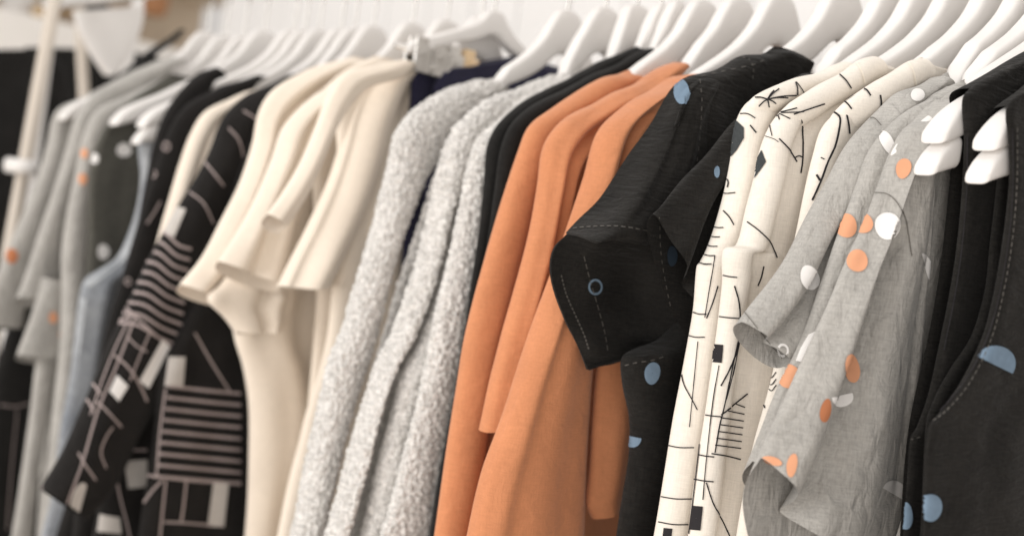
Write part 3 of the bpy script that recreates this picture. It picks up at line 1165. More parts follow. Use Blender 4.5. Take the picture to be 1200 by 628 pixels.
# inner face of the far side of the sleeve, seen through its open end
G2 = sheet([[(664, 273, -.023), (700, 279, -.004), (740, 283, -.004), (775, 288, .008)],
            [(650, 292, -.026), (695, 302, -.017), (740, 306, -.017), (780, 318, .006)],
            [(646, 312, -.027), (690, 330, -.023), (740, 335, -.023), (786, 345, .004)],
            [(650, 338, -.027), (690, 352, -.025), (742, 360, -.023), (792, 372, .002)],
            [(664, 376, -.026), (700, 385, -.023), (748, 386, -.019), (798, 394, .002)],
            [(678, 408, -.024), (705, 410, -.017), (750, 402, -.024), (796, 404, .002)],
            [(689, 433, -.022), (712, 424, -.022), (752, 414, -.016), (790, 412, .002)]], X, n=90, m=70, drape=.005, seed=35)
add_sheet(g, G2, .002)
# underside turned back up to the body
G3 = sheet([[(689, 433, -.022), (712, 424, -.020), (752, 414, -.012), (790, 412, .002)],
            [(694, 430, -.022), (716, 424, -.022), (754, 412, -.018), (792, 400, -.010)],
            [(700, 400, -.028), (720, 400, -.028), (756, 390, -.024), (794, 380, -.016)]], X, n=24, m=50, drape=.002, seed=36)
add_sheet(g, G3, .002)
pr = Printer(g)
pr.dot(799, 108, 9, 15, 1, -8)
pr.ring(697, 336, 6.0, 8.4, 1, 1.15)
pr.line([(672, 268), (700, 266), (730, 266), (768, 272)], 1.1, 2, dash=(3, 2))
pr.line([(684, 300), (690, 325), (700, 360), (708, 390), (712, 415)], 1.1, 2, dash=(4, 2))
pr.line([(657, 322), (663, 345), (674, 370), (685, 395), (690, 410)], 1.6, 2, dash=(2, 1))
pr.line([(820, 94), (822, 120), (820, 150), (815, 200)], .9, 2, dash=(3, 4))
g.build('sleeve', BK, t)

# ---- three orange shirts
GO = 'orange shirts'
OR = [M['orange']]
X = -.722
t = garment('orange_shirt', 'orange shirt nearest the black linen shirts, with a broad smooth front', 'shirt', X, GO)
g = Geo()
g.grid(tube([(800, 84, 812, 94), (787, 90, 803, 100), (742, 114, 796, 134), (703, 149, 775, 172), (683, 208, 760, 225), (663, 268, 735, 285), (640, 335, 712, 345), (619, 395, 698, 400),
             (601, 445, 693, 450), (582, 505, 690, 508), (564, 560, 687, 563), (545, 640, 684, 640)], X, th=.034, p=3.0,
            folds=[(.32, .20, .06, -.012, .14, .55), (.12, .12, .08, .004), (.5, .45, .2, .005, .4, 1)], seed=41, nc=70, drape=.0025, down=True), True)
g.build('body', OR, t)
g = Geo()
g.grid(tube([(726, 330, 790, 335), (712, 375, 780, 378), (699, 430, 765, 435), (692, 500, 752, 502), (688, 560, 740, 560), (686, 592, 734, 580), (692, 607, 728, 590)], X + .002, th=.020,
            folds=[(.4, .4, .2, .004)], seed=42, nc=44, drape=.003, hem=-.01), True)
g.build('sleeve', OR, t)

X = -.764
t = garment('orange_shirt', 'middle orange shirt with a folded sleeve ending in a hem corner', 'shirt', X, GO)
g = Geo()
g.grid(tube([(788, 72, 800, 84), (774, 78, 792, 92), (735, 99, 775, 118), (690, 121, 742, 142), (656, 143, 705, 168), (638, 171, 682, 196), (631, 215, 670, 240), (619, 275, 660, 295),
             (602, 345, 645, 355), (587, 400, 634, 405), (573, 453, 620, 455), (563, 507, 605, 490)], X, th=.026,
            folds=[(.3, .3, .12, .004), (.62, .52, .10, -.010, .25, .8), (.85, .85, .1, .003)], seed=43, nc=54, drape=.003), True)
g.build('sleeve', OR, t)
g = Geo()
g.grid(hang([(790, 74), (760, 90), (720, 112), (690, 140), (668, 180), (650, 250), (625, 330), (605, 410), (588, 480), (575, 560), (560, 640), (545, 760)], X - .012, th=.014, seed=44), True)
g.build('body', OR, t)

X = -.802
t = garment('orange_shirt', 'orange shirt beside the thin black shirts, farthest of the three orange ones', 'shirt', X, GO)
g = Geo()
g.grid(hang([(736, 82), (722, 86), (702, 92), (672, 109), (642, 127), (619, 148), (607, 178), (595, 215), (581, 260), (567, 305), (554, 350), (543, 400), (535, 450), (527, 500), (518, 560), (506, 640), (490, 760)],
            X, th=.028, seed=45, tex=.006, nose=.022, folds=[(.045, .04, .012, -.010, .1, 1), (.07, .07, .012, .006)]), True)
g.build('body', OR, t)

# ---- two thin black shirts
for X, L, lab, sd in ((-.836, [(770, 54), (754, 58), (740, 64), (700, 83), (652, 107), (617, 127), (597, 147), (586, 175), (580, 220), (571, 280), (559, 350), (548, 420), (536, 490), (524, 560), (510, 640), (495, 760)],
                       'thin black shirt right against the farthest orange shirt', 51),
                      (-.856, [(752, 54), (736, 57), (724, 62), (690, 79), (640, 103), (606, 124), (583, 147), (571, 172), (567, 210), (560, 270), (549, 340), (539, 410), (527, 490), (514, 560), (501, 640), (486, 760)],
                       'thin black shirt right against the grey boucle knitwear', 52)):
    t = garment('black_shirt', lab, 'shirt', X, 'thin black shirts beside the orange shirts')
    g = Geo()
    g.grid(hang(L, X, th=.015, seed=sd, drape=.0025, yneck=.96), True)
    g.build('body', M['black2'], t)

# ---- three grey boucle pullovers
GK = 'grey boucle pullovers'
X = -.888
t = garment('boucle_pullover', 'grey boucle pullover beside the thin black shirts, showing a wide smooth side', 'pullover', X, GK)
g = Geo()
g.grid(hang([(714, 78), (700, 84), (680, 92), (640, 108), (605, 125), (577, 145), (557, 168), (548, 200), (541, 240), (531, 290), (520, 335), (509, 380), (498, 430), (485, 480), (471, 530), (457, 590), (442, 640), (415, 760)],
            X, th=.034, seed=61, fuzz=.0022, nose=.026, step=1.7, nc=110, drape=.004), True)
g.build('body', M['boucle'], t)

X = -.932
t = garment('boucle_pullover', 'middle grey boucle pullover with its sleeve and side hanging as two narrow folds', 'pullover', X, GK)
g = Geo()
g.grid(tube([(655, 84, 670, 94), (640, 88, 662, 100), (600, 104, 642, 122), (562, 121, 604, 152), (533, 150, 570, 182), (517, 190, 544, 212), (507, 235, 530, 246), (495, 285, 519, 290), (478, 340, 505, 345), (460, 390, 485, 392),
             (441, 430, 463, 432), (425, 480, 445, 480), (408, 540, 430, 540), (391, 600, 415, 600), (378, 640, 404, 640)], X - .004, th=.032, seed=62, fuzz=.0024, nc=64, p=2.2, step=1.7, down=True), True)
g.build('sleeve', M['boucle'], t)
g = Geo()
g.grid(hang([(660, 86), (620, 106), (576, 140), (552, 185), (537, 240), (521, 310), (506, 360), (489, 405), (470, 440), (456, 490), (443, 540), (431, 600), (421, 640), (397, 760)],
            X + .012, th=.028, seed=63, fuzz=.0022, nose=.014, step=1.8, nc=100), True)
g.build('body', M['boucle'], t)

X = -.988
t = garment('boucle_pullover', 'grey boucle pullover next to the cream tees, its rounded shoulder below the trouser clips', 'pullover', X, GK)
g = Geo()
g.grid(tube([(562, 90, 592, 110), (548, 95, 586, 118), (516, 107, 562, 135), (487, 125, 532, 160), (465, 153, 512, 190), (454, 195, 498, 213), (444, 235, 484, 247), (430, 285, 468, 290), (415, 335, 454, 340),
             (401, 385, 442, 388), (385, 425, 431, 428), (372, 480, 413, 480), (359, 540, 397, 540), (348, 600, 385, 600), (339, 640, 377, 640)], X, th=.036, seed=64, fuzz=.0024, nc=70, p=2.2, step=1.7, down=True), True)
g.build('sleeve', M['boucle'], t)
g = Geo()
g.grid(hang([(566, 104), (552, 120), (536, 150), (513, 195), (498, 240), (478, 300), (459, 355), (446, 400), (427, 470), (412, 530), (400, 590), (391, 640), (365, 760)],
            X - .012, th=.018, seed=65, fuzz=.0022, step=2.0, nc=90), True)
g.build('body', M['boucle'], t)

# ---- trousers on clips
X = -1.107
t = garment('clipped_trousers', 'dark navy trousers pinched by shiny clips between the cream tees and grey boucle', 'trousers', X)
g = Geo()
g.grid(hang([(600, 66), (560, 72), (530, 76), (500, 79), (486, 83), (481, 95), (478, 180), (470, 300), (462, 420), (450, 640), (440, 760)], X - .006, th=.012, seed=71, yneck=.985, neckz=2), True)
g.build('trouser_back', M['navy'], t)
g = Geo()
g.grid(hang([(608, 66), (570, 73), (545, 77), (522, 80), (512, 88), (505, 110), (500, 180), (490, 300), (480, 420), (468, 640), (455, 760)], X + .008, th=.012, seed=72, yneck=.96, neckz=2), True)
g.build('trouser_front', M['navy'], t)

# ---- three cream tees
GT = 'plain cream tees'
TE = [M['tee'], M['cream_thread']]
X = -1.128
t = garment('cream_tee', 'cream tee nearest the grey boucle, its short sleeve flaring over a curled hem', 'tee', X, GT)
g = Geo()
g.grid(hang([(500, 64), (486, 67), (450, 74), (412, 86), (398, 100), (394, 140), (396, 200), (394, 270), (390, 330), (384, 390), (372, 440), (359, 480), (350, 520), (340, 560), (324, 640), (300, 760)],
            X - .010, th=.022, seed=81, yneck=1.0, neckz=CAMZ + .16, tex=.006), True)
g.build('body', TE, t)
g = Geo()
g.grid(tube([(470, 70, 490, 90), (432, 86, 484, 108), (408, 128, 474, 146), (396, 172, 462, 186), (381, 218, 448, 228), (362, 262, 434, 268), (342, 302, 418, 304), (327, 335, 402, 337)], X - .006, th=.044, p=2.2,
            folds=[(.36, .36, .15, .008), (.12, .12, .08, -.006), (.80, .80, .12, -.022)], seed=82, nc=54, drape=.003, hem=.006), True)
g.grid(tube([(470, 69, 486, 78), (438, 76, 470, 92), (402, 88, 432, 104), (384, 114, 408, 130), (370, 150, 390, 162), (352, 190, 372, 202), (332, 222, 356, 236), (312, 250, 336, 268)], X + .026, th=.018,
            folds=[(.4, .4, .2, .003)], seed=83, nc=36, drape=.002, hem=.012), True)
g.build('sleeve', TE, t)

X = -1.19
t = garment('cream_tee', 'middle cream tee, its sleeve tucked between the other two cream tees', 'tee', X, GT)
g = Geo()
g.grid(hang([(440, 66), (410, 78), (376, 108), (366, 140), (368, 220), (370, 320), (366, 400), (358, 500), (342, 640), (320, 760)], X - .014, th=.020, seed=84, yneck=1.0), True)
g.build('body', TE, t)
g = Geo()
g.grid(tube([(410, 84, 430, 96), (385, 102, 412, 118), (352, 123, 395, 143), (330, 149, 378, 172), (317, 185, 366, 203), (300, 225, 354, 238), (280, 264, 342, 284), (255, 306, 334, 336)], X, th=.030,
            folds=[(.22, .2, .12, .005), (.58, .52, .13, -.013)], seed=85, nc=50, drape=.003, hem=.012), True)
g.build('sleeve', TE, t)

X = -1.255
t = garment('cream_tee', 'cream tee beside the black graphic shirt, its side seam running down to the frame edge', 'tee', X, GT)
g = Geo()
g.grid(hang([(412, 66), (396, 71), (360, 84), (325, 104), (306, 126), (304, 170), (296, 240), (284, 320), (272, 372), (274, 396), (284, 430), (291, 480), (291, 540), (286, 640), (275, 760)],
            X, th=.030, seed=86, yneck=1.0, tex=.012, folds=[(.05, .055, .02, .004)]), True)
g.build('body', TE, t)
g = Geo()
g.grid(tube([(398, 70, 416, 82), (356, 84, 398, 102), (323, 104, 364, 132), (305, 130, 344, 158), (296, 170, 336, 192), (280, 215, 322, 232), (257, 262, 308, 286), (233, 305, 290, 330), (212, 334, 272, 354)], X + .012, th=.026,
            folds=[(.28, .26, .14, .005), (.66, .58, .12, -.013, .1, 1)], seed=87, nc=50, drape=.003, hem=.012), True)
g.grid(tube([(272, 312, 348, 318), (256, 334, 346, 346), (243, 350, 342, 364), (262, 372, 334, 378), (276, 388, 326, 388)], X + .030, th=.030, folds=[(.7, .75, .1, .008, .2, 1), (.55, .55, .08, -.007, .1, 1)], seed=88, nc=46,
            drape=.004, hem=.006), True)
g.build('sleeve', TE, t)

# ---- black graphic shirts
PK = [M['printblack'], M['pink_ink'], M['pale_ink'], M['white_ink']]
GP = 'black shirts with pale graphic lines'
X = -1.335
t = garment('graphic_shirt', 'black shirt with dusty stripes and pale blocks on a long sleeve slanting down left', 'shirt', X, GP)
g = Geo()
g.grid(tube([(395, 70, 410, 80), (378, 75, 398, 86), (332, 91, 376, 112), (292, 109, 342, 142), (263, 136, 318, 172), (244, 175, 294, 206), (222, 215, 272, 252), (196, 260, 256, 302), (171, 310, 242, 352), (148, 358, 226, 400),
             (124, 412, 202, 452), (100, 468, 170, 502), (75, 520, 140, 562), (46, 571, 100, 608)], X, th=.034, folds=[(.3, .3, .2, .004)], seed=91, nc=56, drape=.004), True)
pr = Printer(g)
pr.poly([(188, 238), (218, 245), (204, 278), (183, 268)], 2)
for i in range(10):
    y = 270 + i * 12
    x0 = 178 - i * 4.6
    x1 = 224 - i * 1.6
    pr.line([(x0, y), ((x0 * 2 + x1) / 3, y + 3), ((x0 + x1 * 2) / 3, y + 17), (x1, y + 22 + i * .6)], 3.2, 1)
pr.line([(196, 246), (172, 290), (146, 345), (130, 352)], 2.6, 1)
pr.line([(126, 348), (145, 358), (160, 372), (185, 395), (205, 412)], 2.6, 1)
pr.line([(115, 388), (135, 378), (158, 368)], 2.6, 1)
pr.line([(158, 372), (140, 420), (115, 480), (97, 540), (78, 590)], 2.4, 1)
pr.line([(176, 388), (164, 416), (152, 446)], 2.0, 1)
pr.line([(152, 372), (128, 424), (106, 486)], 1.8, 1)
pr.line([(132, 500), (124, 512), (118, 530), (124, 548)], 2.0, 1)
pr.line([(150, 395), (160, 405), (172, 412)], 2.0, 1)
pr.poly([(190, 397), (199, 406), (174, 455), (163, 446)], 3)
pr.poly([(137, 439), (150, 452), (139, 470), (128, 458)], 3)
pr.line([(134, 416), (150, 430), (163, 450), (172, 470)], 2.6, 1)
pr.line([(96, 440), (108, 448), (118, 462)], 2.6, 1)
pr.line([(88, 460), (102, 468), (110, 482)], 2.6, 1)
pr.line([(113, 470), (122, 478), (142, 500)], 2.4, 1)
pr.line([(96, 438), (92, 460)], 4, 3, smooth=False)
pr.line([(92, 530), (100, 545), (112, 562)], 2.4, 1)
pr.line([(82, 500), (75, 520), (68, 532)], 2.2, 1)
pr.dot(92, 592, 10, 28, 2, 10, 90, 300)
pr.line([(48, 570), (62, 582), (78, 596)], 2.4, 1)
pr.line([(240, 190), (252, 205), (262, 218)], 2.2, 1)
pr.line([(268, 150), (280, 165), (286, 190)], 2.0, 1)
pr.line([(285, 130), (300, 140), (312, 158)], 2.0, 1)
pr.line([(222, 225), (238, 238), (250, 262)], 2.0, 1)
g.build('sleeve', PK, t)
g = Geo()
g.grid(hang([(400, 74), (360, 92), (320, 120), (290, 170), (262, 260), (235, 340), (205, 400), (186, 450), (176, 520), (168, 580), (162, 640), (150, 760)], X + .020, th=.022, seed=92, drape=.004), True)
pr = Printer(g)
pr.poly([(198, 418), (217, 418), (214, 452), (193, 452)], 2)
for i in range(9):
    y = 452 + i * 13.2
    x0 = 197 - i * 1.8
    pr.line([(x0, y), (240, y + 5), (282, y + 9)], 3.4, 1)
pr.line([(228, 390), (248, 425), (270, 460)], 2.4, 1)
pr.line([(194, 455), (188, 500), (183, 560)], 2.2, 1)
pr.line([(170, 556), (200, 560), (240, 564), (282, 565)], 2.8, 1)
pr.line([(194, 562), (190, 600), (187, 630)], 2.6, 1)
pr.line([(218, 562), (215, 590), (212, 612)], 2.6, 1)
pr.line([(192, 611), (215, 612), (262, 616)], 2.4, 1)
pr.poly([(250, 563), (268, 564), (262, 617), (243, 616)], 2)
pr.line([(190, 562), (178, 575), (168, 590)], 2.6, 1)
g.build('body', PK, t)

X = -1.375
t = garment('graphic_shirt', 'second black shirt with pale blocks, glimpsed low behind the slanting graphic sleeve', 'shirt', X, GP)
g = Geo()
g.grid(hang([(372, 78), (330, 98), (290, 128), (262, 190), (240, 260), (210, 340), (178, 410), (146, 470), (128, 520), (118, 570), (106, 640), (95, 760)], X, th=.026, seed=93, drape=.004), True)
pr = Printer(g)
pr.poly([(145, 540), (172, 538), (172, 570), (150, 572)], 2)
pr.poly([(117, 602), (140, 606), (142, 625), (114, 622)], 2)
pr.line([(137, 528), (155, 527), (172, 527)], 2.4, 1)
pr.line([(134, 545), (140, 580), (148, 612), (152, 630)], 2.4, 1)
pr.line([(134, 538), (140, 545)], 5, 2, smooth=False)
pr.line([(134, 552), (141, 556)], 4, 2, smooth=False)
g.build('body', PK, t)

# ---- cream blouse glimpsed between black clothes
X = -1.405
t = garment('cream_blouse', 'narrow strip of a pale cream blouse showing between two black garments on the left', 'blouse', X)
g = Geo()
g.grid(tube([(335, 92, 350, 102), (312, 100, 330, 110), (272, 114, 304, 132), (240, 131, 272, 152), (224, 156, 256, 172), (212, 190, 242, 205), (200, 230, 226, 242), (186, 275, 212, 285), (170, 330, 200, 335)], X, th=.026, seed=95,
            folds=[(.45, .5, .1, -.008)], nc=36), True)
g.build('sleeve', TE, t)

# ---- black spotted shirts on the left
GQ = 'black shirts on the left with faint rings'
for X, rows, lab, sd in ((-1.455, [(300, 86, 312, 94), (285, 91, 302, 102), (244, 108, 284, 128), (213, 128, 256, 153), (194, 160, 236, 184), (178, 210, 224, 228), (162, 260, 212, 272), (147, 310, 204, 322), (132, 360, 186, 370),
                                   (116, 420, 166, 430), (104, 480, 150, 480), (94, 560, 140, 560), (84, 640, 130, 640)], 'black shirt with faint rings hanging beside the pale cream strip', 96),
                         (-1.49, [(250, 80, 262, 90), (232, 87, 248, 98), (206, 111, 238, 128), (190, 134, 216, 152), (178, 170, 206, 188), (168, 220, 200, 230), (158, 280, 196, 285), (140, 340, 180, 345), (120, 420, 160, 420)],
                          'black shirt with faint rings hanging right behind the pale denim dress', 97)):
    t = garment('ring_shirt', lab, 'shirt', X, GQ)
    g = Geo()
    g.grid(tube(rows, X, th=.024, seed=sd, nc=44, drape=.003, down=True), True)
    pr = Printer(g)
    if sd == 96:
        pr.ring(195, 172, 3, 4.6, 1)
        pr.ring(180, 204, 2.6, 4, 1)
        pr.line([(172, 262), (180, 250), (188, 236)], 2.0, 1)
        pr.ring(150, 330, 2.6, 4, 1)
    g.build('sleeve', [M['printblack'], M['pink_ink']], t)

# ---- pale denim dress
X = -1.53
t = garment('denim_dress', 'pale blue denim sleeveless dress with a curved armhole, in the blurred left part', 'dress', X)
g = Geo()
g.grid(hang([(205, 118), (188, 126), (168, 146), (163, 170), (164, 205), (160, 240), (152, 272), (138, 298), (116, 316), (100, 328), (94, 350), (90, 380), (84, 420), (76, 470), (66, 530), (56, 590), (46, 640), (30, 760)],
            X, th=.016, seed=101, tex=.012, drape=.006, folds=[(.03, .03, .01, .008), (.06, .05, .012, -.008), (.095, .10, .012, .008)]), True)
pr = Printer(g)
pr.line([(170, 170), (170, 205), (166, 240), (158, 274), (143, 302), (120, 321), (102, 334)], 8, 1)
pr.line([(98, 350), (94, 385), (88, 420)], 7, 1)
g.build('body', [M['denim'], cloth('denim_binding', (.46, .48, .50), var=.1)], t)

# ---- grey spotted sleeveless and sleeved tops on the far left
GL = [M['grey'], M['white_ink'], M['orange_ink'], M['rust_ink']]
X = -1.61
t = garment('sleeveless_shirt', 'dark olive sleeveless shirt with pale spots, below a white hanger end on the left', 'shirt', X)
g = Geo()
g.grid(hang([(200, 86), (170, 106), (140, 130), (118, 158), (108, 190), (104, 240), (102, 300), (99, 360), (92, 430), (80, 520), (66, 640), (50, 760)], X, th=.012, seed=103, drape=.004), True)
pr = Printer(g)
pr.dot(145, 176, 9, 8, 1)
pr.dot(121, 295, 7, 9, 1)
pr.dot(111, 186, 5, 6, 1)
g.build('body', [M['olive'], M['white_ink'], M['orange_ink']], t)

GS = 'grey spotted tops in the blurred left part'
X = -1.645
t = garment('grey_shirt', 'blurred grey top with small orange spots, next to the dark olive sleeveless top', 'top', X, GS)
g = Geo()
g.grid(tube([(190, 92, 205, 100), (150, 111, 175, 126), (115, 128, 146, 152), (98, 158, 124, 182), (88, 200, 112, 212), (78, 250, 105, 256), (72, 300, 100, 305), (72, 345, 98, 348), (70, 400, 95, 400), (60, 500, 85, 500), (45, 640, 70, 640)], X, th=.028, seed=104,
            nc=36), True)
pr = Printer(g)
pr.dot(97, 210, 5, 7, 2)
pr.dot(99, 180, 4, 6, 2)
pr.dot(100, 140, 3, 5, 2)
g.build('sleeve', GL, t)

X = -1.70
t = garment('grey_shirt', 'blurred grey top whose turned sleeve hems overlap low on the left', 'top', X, GS)
g = Geo()
g.grid(tube([(205, 66, 216, 74), (190, 72, 202, 82), (150, 90, 188, 107), (112, 109, 144, 128), (90, 135, 112, 152), (77, 175, 100, 186), (63, 220, 86, 226), (46, 270, 74, 276), (30, 318, 70, 322), (19, 348, 62, 350)], X, th=.026, seed=105,
            nc=36, hem=.015), True)
g.build('sleeve', GL, t)
g = Geo()
g.grid(tube([(50, 325, 90, 330), (42, 352, 90, 356), (31, 385, 86, 392), (20, 415, 78, 420)], X + .02, th=.03, seed=106, nc=36, hem=.012), True)
pr = Printer(g)
pr.dot(62, 372, 5, 7, 2)
pr.dot(74, 392, 5, 8, 2)
g.build('cuff', GL, t)
g = Geo()
g.grid(tube([(46, 400, 72, 402), (40, 440, 64, 442), (33, 500, 54, 500), (24, 560, 46, 560), (12, 640, 36, 640)], X + .01, th=.02, seed=107, nc=30, down=True), True)
g.build('body', GL, t)

X = -1.77
t = garment('grey_shirt', 'blurred grey top at the far left with a rust spot, behind the beige upright tube', 'top', X, GS)
g = Geo()
g.grid(tube([(215, 58, 226, 66), (203, 63, 216, 72), (150, 86, 190, 98), (96, 114, 132, 128), (66, 130, 92, 143), (55, 170, 80, 180), (43, 210, 68, 218), (25, 255, 54, 262), (5, 300, 44, 310), (-14, 345, 32, 350), (-25, 380, 25, 384)], X, th=.028,
            seed=108, nc=36), True)
pr = Printer(g)
pr.dot(14, 300, 7, 9, 3)
pr.dot(3, 282, 5, 7, 2)
g.build('sleeve', GL, t)
g = Geo()
g.grid(hang([(130, 116), (100, 130), (80, 200), (60, 300), (55, 380)], X - .02, th=.014, seed=112, dmax=.1), True)
g.build('body', GL, t)
X = -1.82
t = garment('olive_shirt', 'dark olive shirt barely showing at the left edge below the grey tops', 'shirt', X)
g = Geo()
g.grid(tube([(90, 130, 110, 140), (40, 230, 62, 236), (10, 290, 50, 294), (-12, 340, 42, 342), (-30, 385, 34, 385)], X, th=.03, seed=109, nc=36), True)
g.build('sleeve', M['olive'], t)
X = -1.86
t = garment('black_skirt', 'black skirt with a pale stitched seam at the bottom left corner', 'skirt', X)
g = Geo()
g.grid(tube([(110, 110, 130, 116), (60, 250, 110, 252), (10, 380, 70, 380), (-4, 430, 60, 430), (-20, 500, 55, 500), (-35, 640, 50, 640)], X, th=.03, seed=110, nc=36, down=True), True)
pr = Printer(g)
pr.line([(0, 474), (18, 476), (34, 472)], 1.6, 1)
pr.line([(20, 480), (14, 540), (8, 620)], 1.3, 1)
g.build('skirt_panel', [M['black2'], M['pink_ink']], t)
X = -1.90
t = garment('black_coat', 'black coat sloping up to the left end of the white hangers', 'coat', X)
g = Geo()
g.grid(hang([(210, 34), (194, 46), (170, 62), (142, 86), (118, 110), (106, 150), (98, 220), (85, 300), (70, 400), (50, 520), (30, 640)], X, th=.03, seed=111), True)
g.build('body', M['black2'], t)

# ================================================================== HANGERS
for X, lab, kw in ((-.397, 'white hanger with a notched end holding the nearest black sleeveless top', dict(notch=True, end=.019, drop=.004)),
                   (-.434, 'white hanger with a notched end holding the second black sleeveless top', dict(notch=True, end=.019, drop=.0)),
                   (-.462, 'white hanger inside the front grey spotted blouse', dict(drop=.006)),
                   (-.484, 'white hanger inside the middle grey spotted blouse', dict(drop=.006)),
                   (-.506, 'white hanger inside the rearmost grey spotted blouse', dict(drop=.006)),
                   (-.532, 'white hanger inside the cream top with the wavy black line', dict(drop=.006)),
                   (-.562, 'white hanger inside the cream top with the black squares', dict(drop=.006)),
                   (-.590, 'white hanger inside the cream top beside the black shirts', dict(drop=.006)),
                   (-.617, 'white hanger inside the black shirt squeezed against the cream tops', dict(drop=.006)),
                   (-.662, 'white hanger inside the black shirt with the wide open sleeve', dict(drop=.004)),
                   (-.722, 'white hanger inside the orange shirt nearest the black shirts', dict(drop=.006)),
                   (-.764, 'white hanger inside the middle orange shirt', dict(drop=.006)),
                   (-.802, 'white hanger inside the farthest orange shirt', dict(drop=.006)),
                   (-.836, 'white hanger inside the thin black shirt by the orange shirts', dict(drop=.004)),
                   (-.856, 'white hanger inside the thin black shirt by the boucle knitwear', dict(drop=.006)),
                   (-.888, 'white hanger inside the wide-sided grey boucle pullover', dict(drop=.006)),
                   (-.932, 'white hanger inside the middle grey boucle pullover', dict(drop=.006)),
                   (-.988, 'white hanger with a bare rounded middle, inside the boucle pullover by the tees', dict(drop=.006)),
                   (-1.107, 'short white clip hanger with shiny clips gripping the navy trousers', dict(clip=True)),
                   (-1.128, 'white hanger inside the cream tee nearest the boucle knitwear', dict(drop=.006)),
                   (-1.19, 'white hanger inside the middle cream tee', dict(drop=.006)),
                   (-1.255, 'white hanger inside the cream tee beside the graphic shirt', dict(drop=.006)),
                   (-1.335, 'white hanger inside the black shirt with the slanting graphic sleeve', dict(drop=.006)),
                   (-1.375, 'white hanger inside the second graphic shirt', dict(drop=.008)),
                   (-1.405, 'white hanger inside the pale cream blouse', dict(drop=.008)),
                   (-1.455, 'white hanger inside the ring-patterned black shirt by the cream strip', dict(drop=.006)),
                   (-1.49, 'white hanger inside the ring-patterned black shirt by the denim dress', dict(drop=.006)),
                   (-1.516, 'white hanger with a notched end holding the pale denim dress', dict(notch=True, end=.026, drop=.004)),
                   (-1.592, 'white hanger with a bare rounded end holding the dark olive sleeveless shirt', dict(bare=True, end=.026, drop=.002)),
                   (-1.645, 'white hanger inside the blurred grey top next to the olive top', dict(drop=.008)),
                   (-1.70, 'white hanger inside the grey top with turned sleeve hems', dict(drop=.004)),
                   (-1.752, 'white hanger with a bare end, inside the far left grey shirt with a rust spot', dict(bare=True, end=.022, drop=-.004))):
    hanger(X, lab, **kw)

# ================================================================== BEHIND THE RAIL, far left
t = thing('rack_upright', 'beige upright tube with a small pale knob, left of the hanging clothes', 'rack post', (-2.25, .84, 0))
a, b = P(66, -10, -2.02), P(28, 200, -2.02)
d = (b - a) / np.linalg.norm(b - a)
g = Geo()
rod(g, a - d * .5, a + d * ((a[2]) / -d[2]), .011)
g.build('tube', M['pole'], t)
g = Geo()
c = P(30, 196, -2.0)
rod(g, c + np.array([-.02, -.022, 0]), c + np.array([.015, .012, 0]), .012)
g.build('knob', M['white'], t)
t = None
for (p0, p1, lab) in (((92, -10), (98, 105), 'thin beige tube behind the grey tops, right of the thicker beige upright'),
                      ((164, -10), (150, 66), 'white tube just left of the blurred hanger tops')):
    X = -2.25
    a, b = P(*p0, X), P(*p1, X)
    d = (b - a) / np.linalg.norm(b - a)
    g = Geo()
    rod(g, a - d * .4, a + d * (a[2] / -d[2]), .010 if p0[0] < 120 else .011)
    tag(g.build('rack_tube', M['pole'] if p0[0] < 120 else M['white']), lab, 'tube')
g = Geo()
g.grid(tube([(84, 14, 170, 8), (92, 38, 166, 34), (102, 58, 156, 58), (112, 74, 145, 76), (122, 88, 133, 90)], -2.18, th=.03, seed=120, nc=36), True)
tag(g.build('white_scarf', M['white']), 'white cloth hanging to a rounded point between the two thin tubes', 'cloth')

# black garments on a second rack
for i, (X, rows) in enumerate(((-2.45, [(-70, 60, 60, 58), (-90, 90, 78, 88), (-100, 160, 88, 160), (-110, 400, 80, 400), (-120, 640, 60, 640)]),
                               (-2.62, [(30, 56, 150, 60), (20, 84, 190, 80), (10, 160, 200, 160), (0, 400, 190, 400), (-10, 640, 170, 640)]))):
    g = Geo()
    g.grid(tube(rows, X, th=.06, seed=130 + i, nc=44, drape=.01, p=3.2), True)
    tag(g.build('black_jacket', M['black2']), ('black jacket filling the left edge behind the beige upright tube', 'black jacket behind the white pointed cloth')[i], 'jacket', 'black jackets on the rear rack')

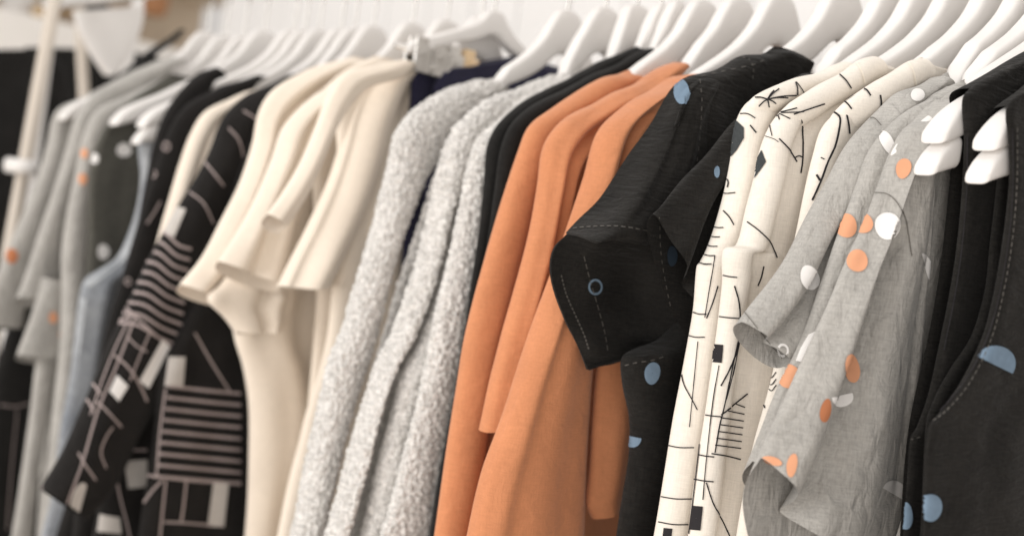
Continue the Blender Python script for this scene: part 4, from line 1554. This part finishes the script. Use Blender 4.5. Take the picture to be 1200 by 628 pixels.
# counter and shelf with blurred things
g = Geo()
c = P(110, 40, -4.2)
box(g, (-4.9, c[1] - 1.4, c[2] - .24), (-4.1, c[1] + 1.0, c[2] + .0))
box(g, (-4.8, c[1] - 1.3, 0), (-4.2, c[1] + .9, c[2] - .20))
o = bevel(g.build('display_counter', M['shelf']), .006)
tag(o, 'pale display counter, far out of focus at the upper left', 'counter')
g = Geo()
c2 = P(60, 4, -5.2)
for k in (0, .33, .66):
    box(g, (-5.6, c2[1] - 1.3, c2[2] - .12 + k), (-5.15, c2[1] + .9, c2[2] - .09 + k))
box(g, (-5.62, c2[1] - 1.3, 0), (-5.58, c2[1] + .9, c2[2] + .7))
o = bevel(g.build('wooden_shelf', M['wood']), .004)
tag(o, 'pale wooden shelf unit out of focus beyond the counter', 'shelf unit')


def pot(px, py, X, r, h, mat, name, lab, cat):
    b = P(px, py, X)
    prof = [(0.001, 0), (.7 * r, 0), (.95 * r, h * .3), (r, h * .6), (.75 * r, h * .9), (.6 * r, h), (.5 * r, h), (.5 * r, h * .95), (.001, h * .9)]
    prof = spline(np.array([(x, z, 0) for x, z in prof]), 40)
    a = np.linspace(0, 2 * math.pi, 32, endpoint=False)
    G = np.stack([b[0] + prof[:, :1] * np.cos(a), b[1] + prof[:, :1] * np.sin(a), b[2] + prof[:, 1:2] + 0 * a], -1)
    g = Geo()
    g.grid(G, True)
    tag(g.build(name, mat), lab, cat)


pot(110, 24, -4.4, .045, .09, M['dark'], 'dark_pot', 'round dark pot standing on the blurred counter', 'pot')
pot(180, 18, -4.5, .05, .10, solid('terracotta', (.42, .20, .09), .7, var=.15), 'clay_pot', 'terracotta pot on the blurred counter, right of the dark pot', 'pot')
pot(45, 26, -4.4, .03, .06, M['brass'], 'brass_jar', 'small brass jar glinting on the blurred counter', 'jar')
pot(20, 20, -4.5, .06, .12, M['white'], 'white_vase', 'white vase at the left end of the blurred counter', 'vase')
pot(75, 18, -5.3, .05, .13, M['brass'], 'brass_vase', 'tall brass vase on the pale wooden shelf', 'vase')
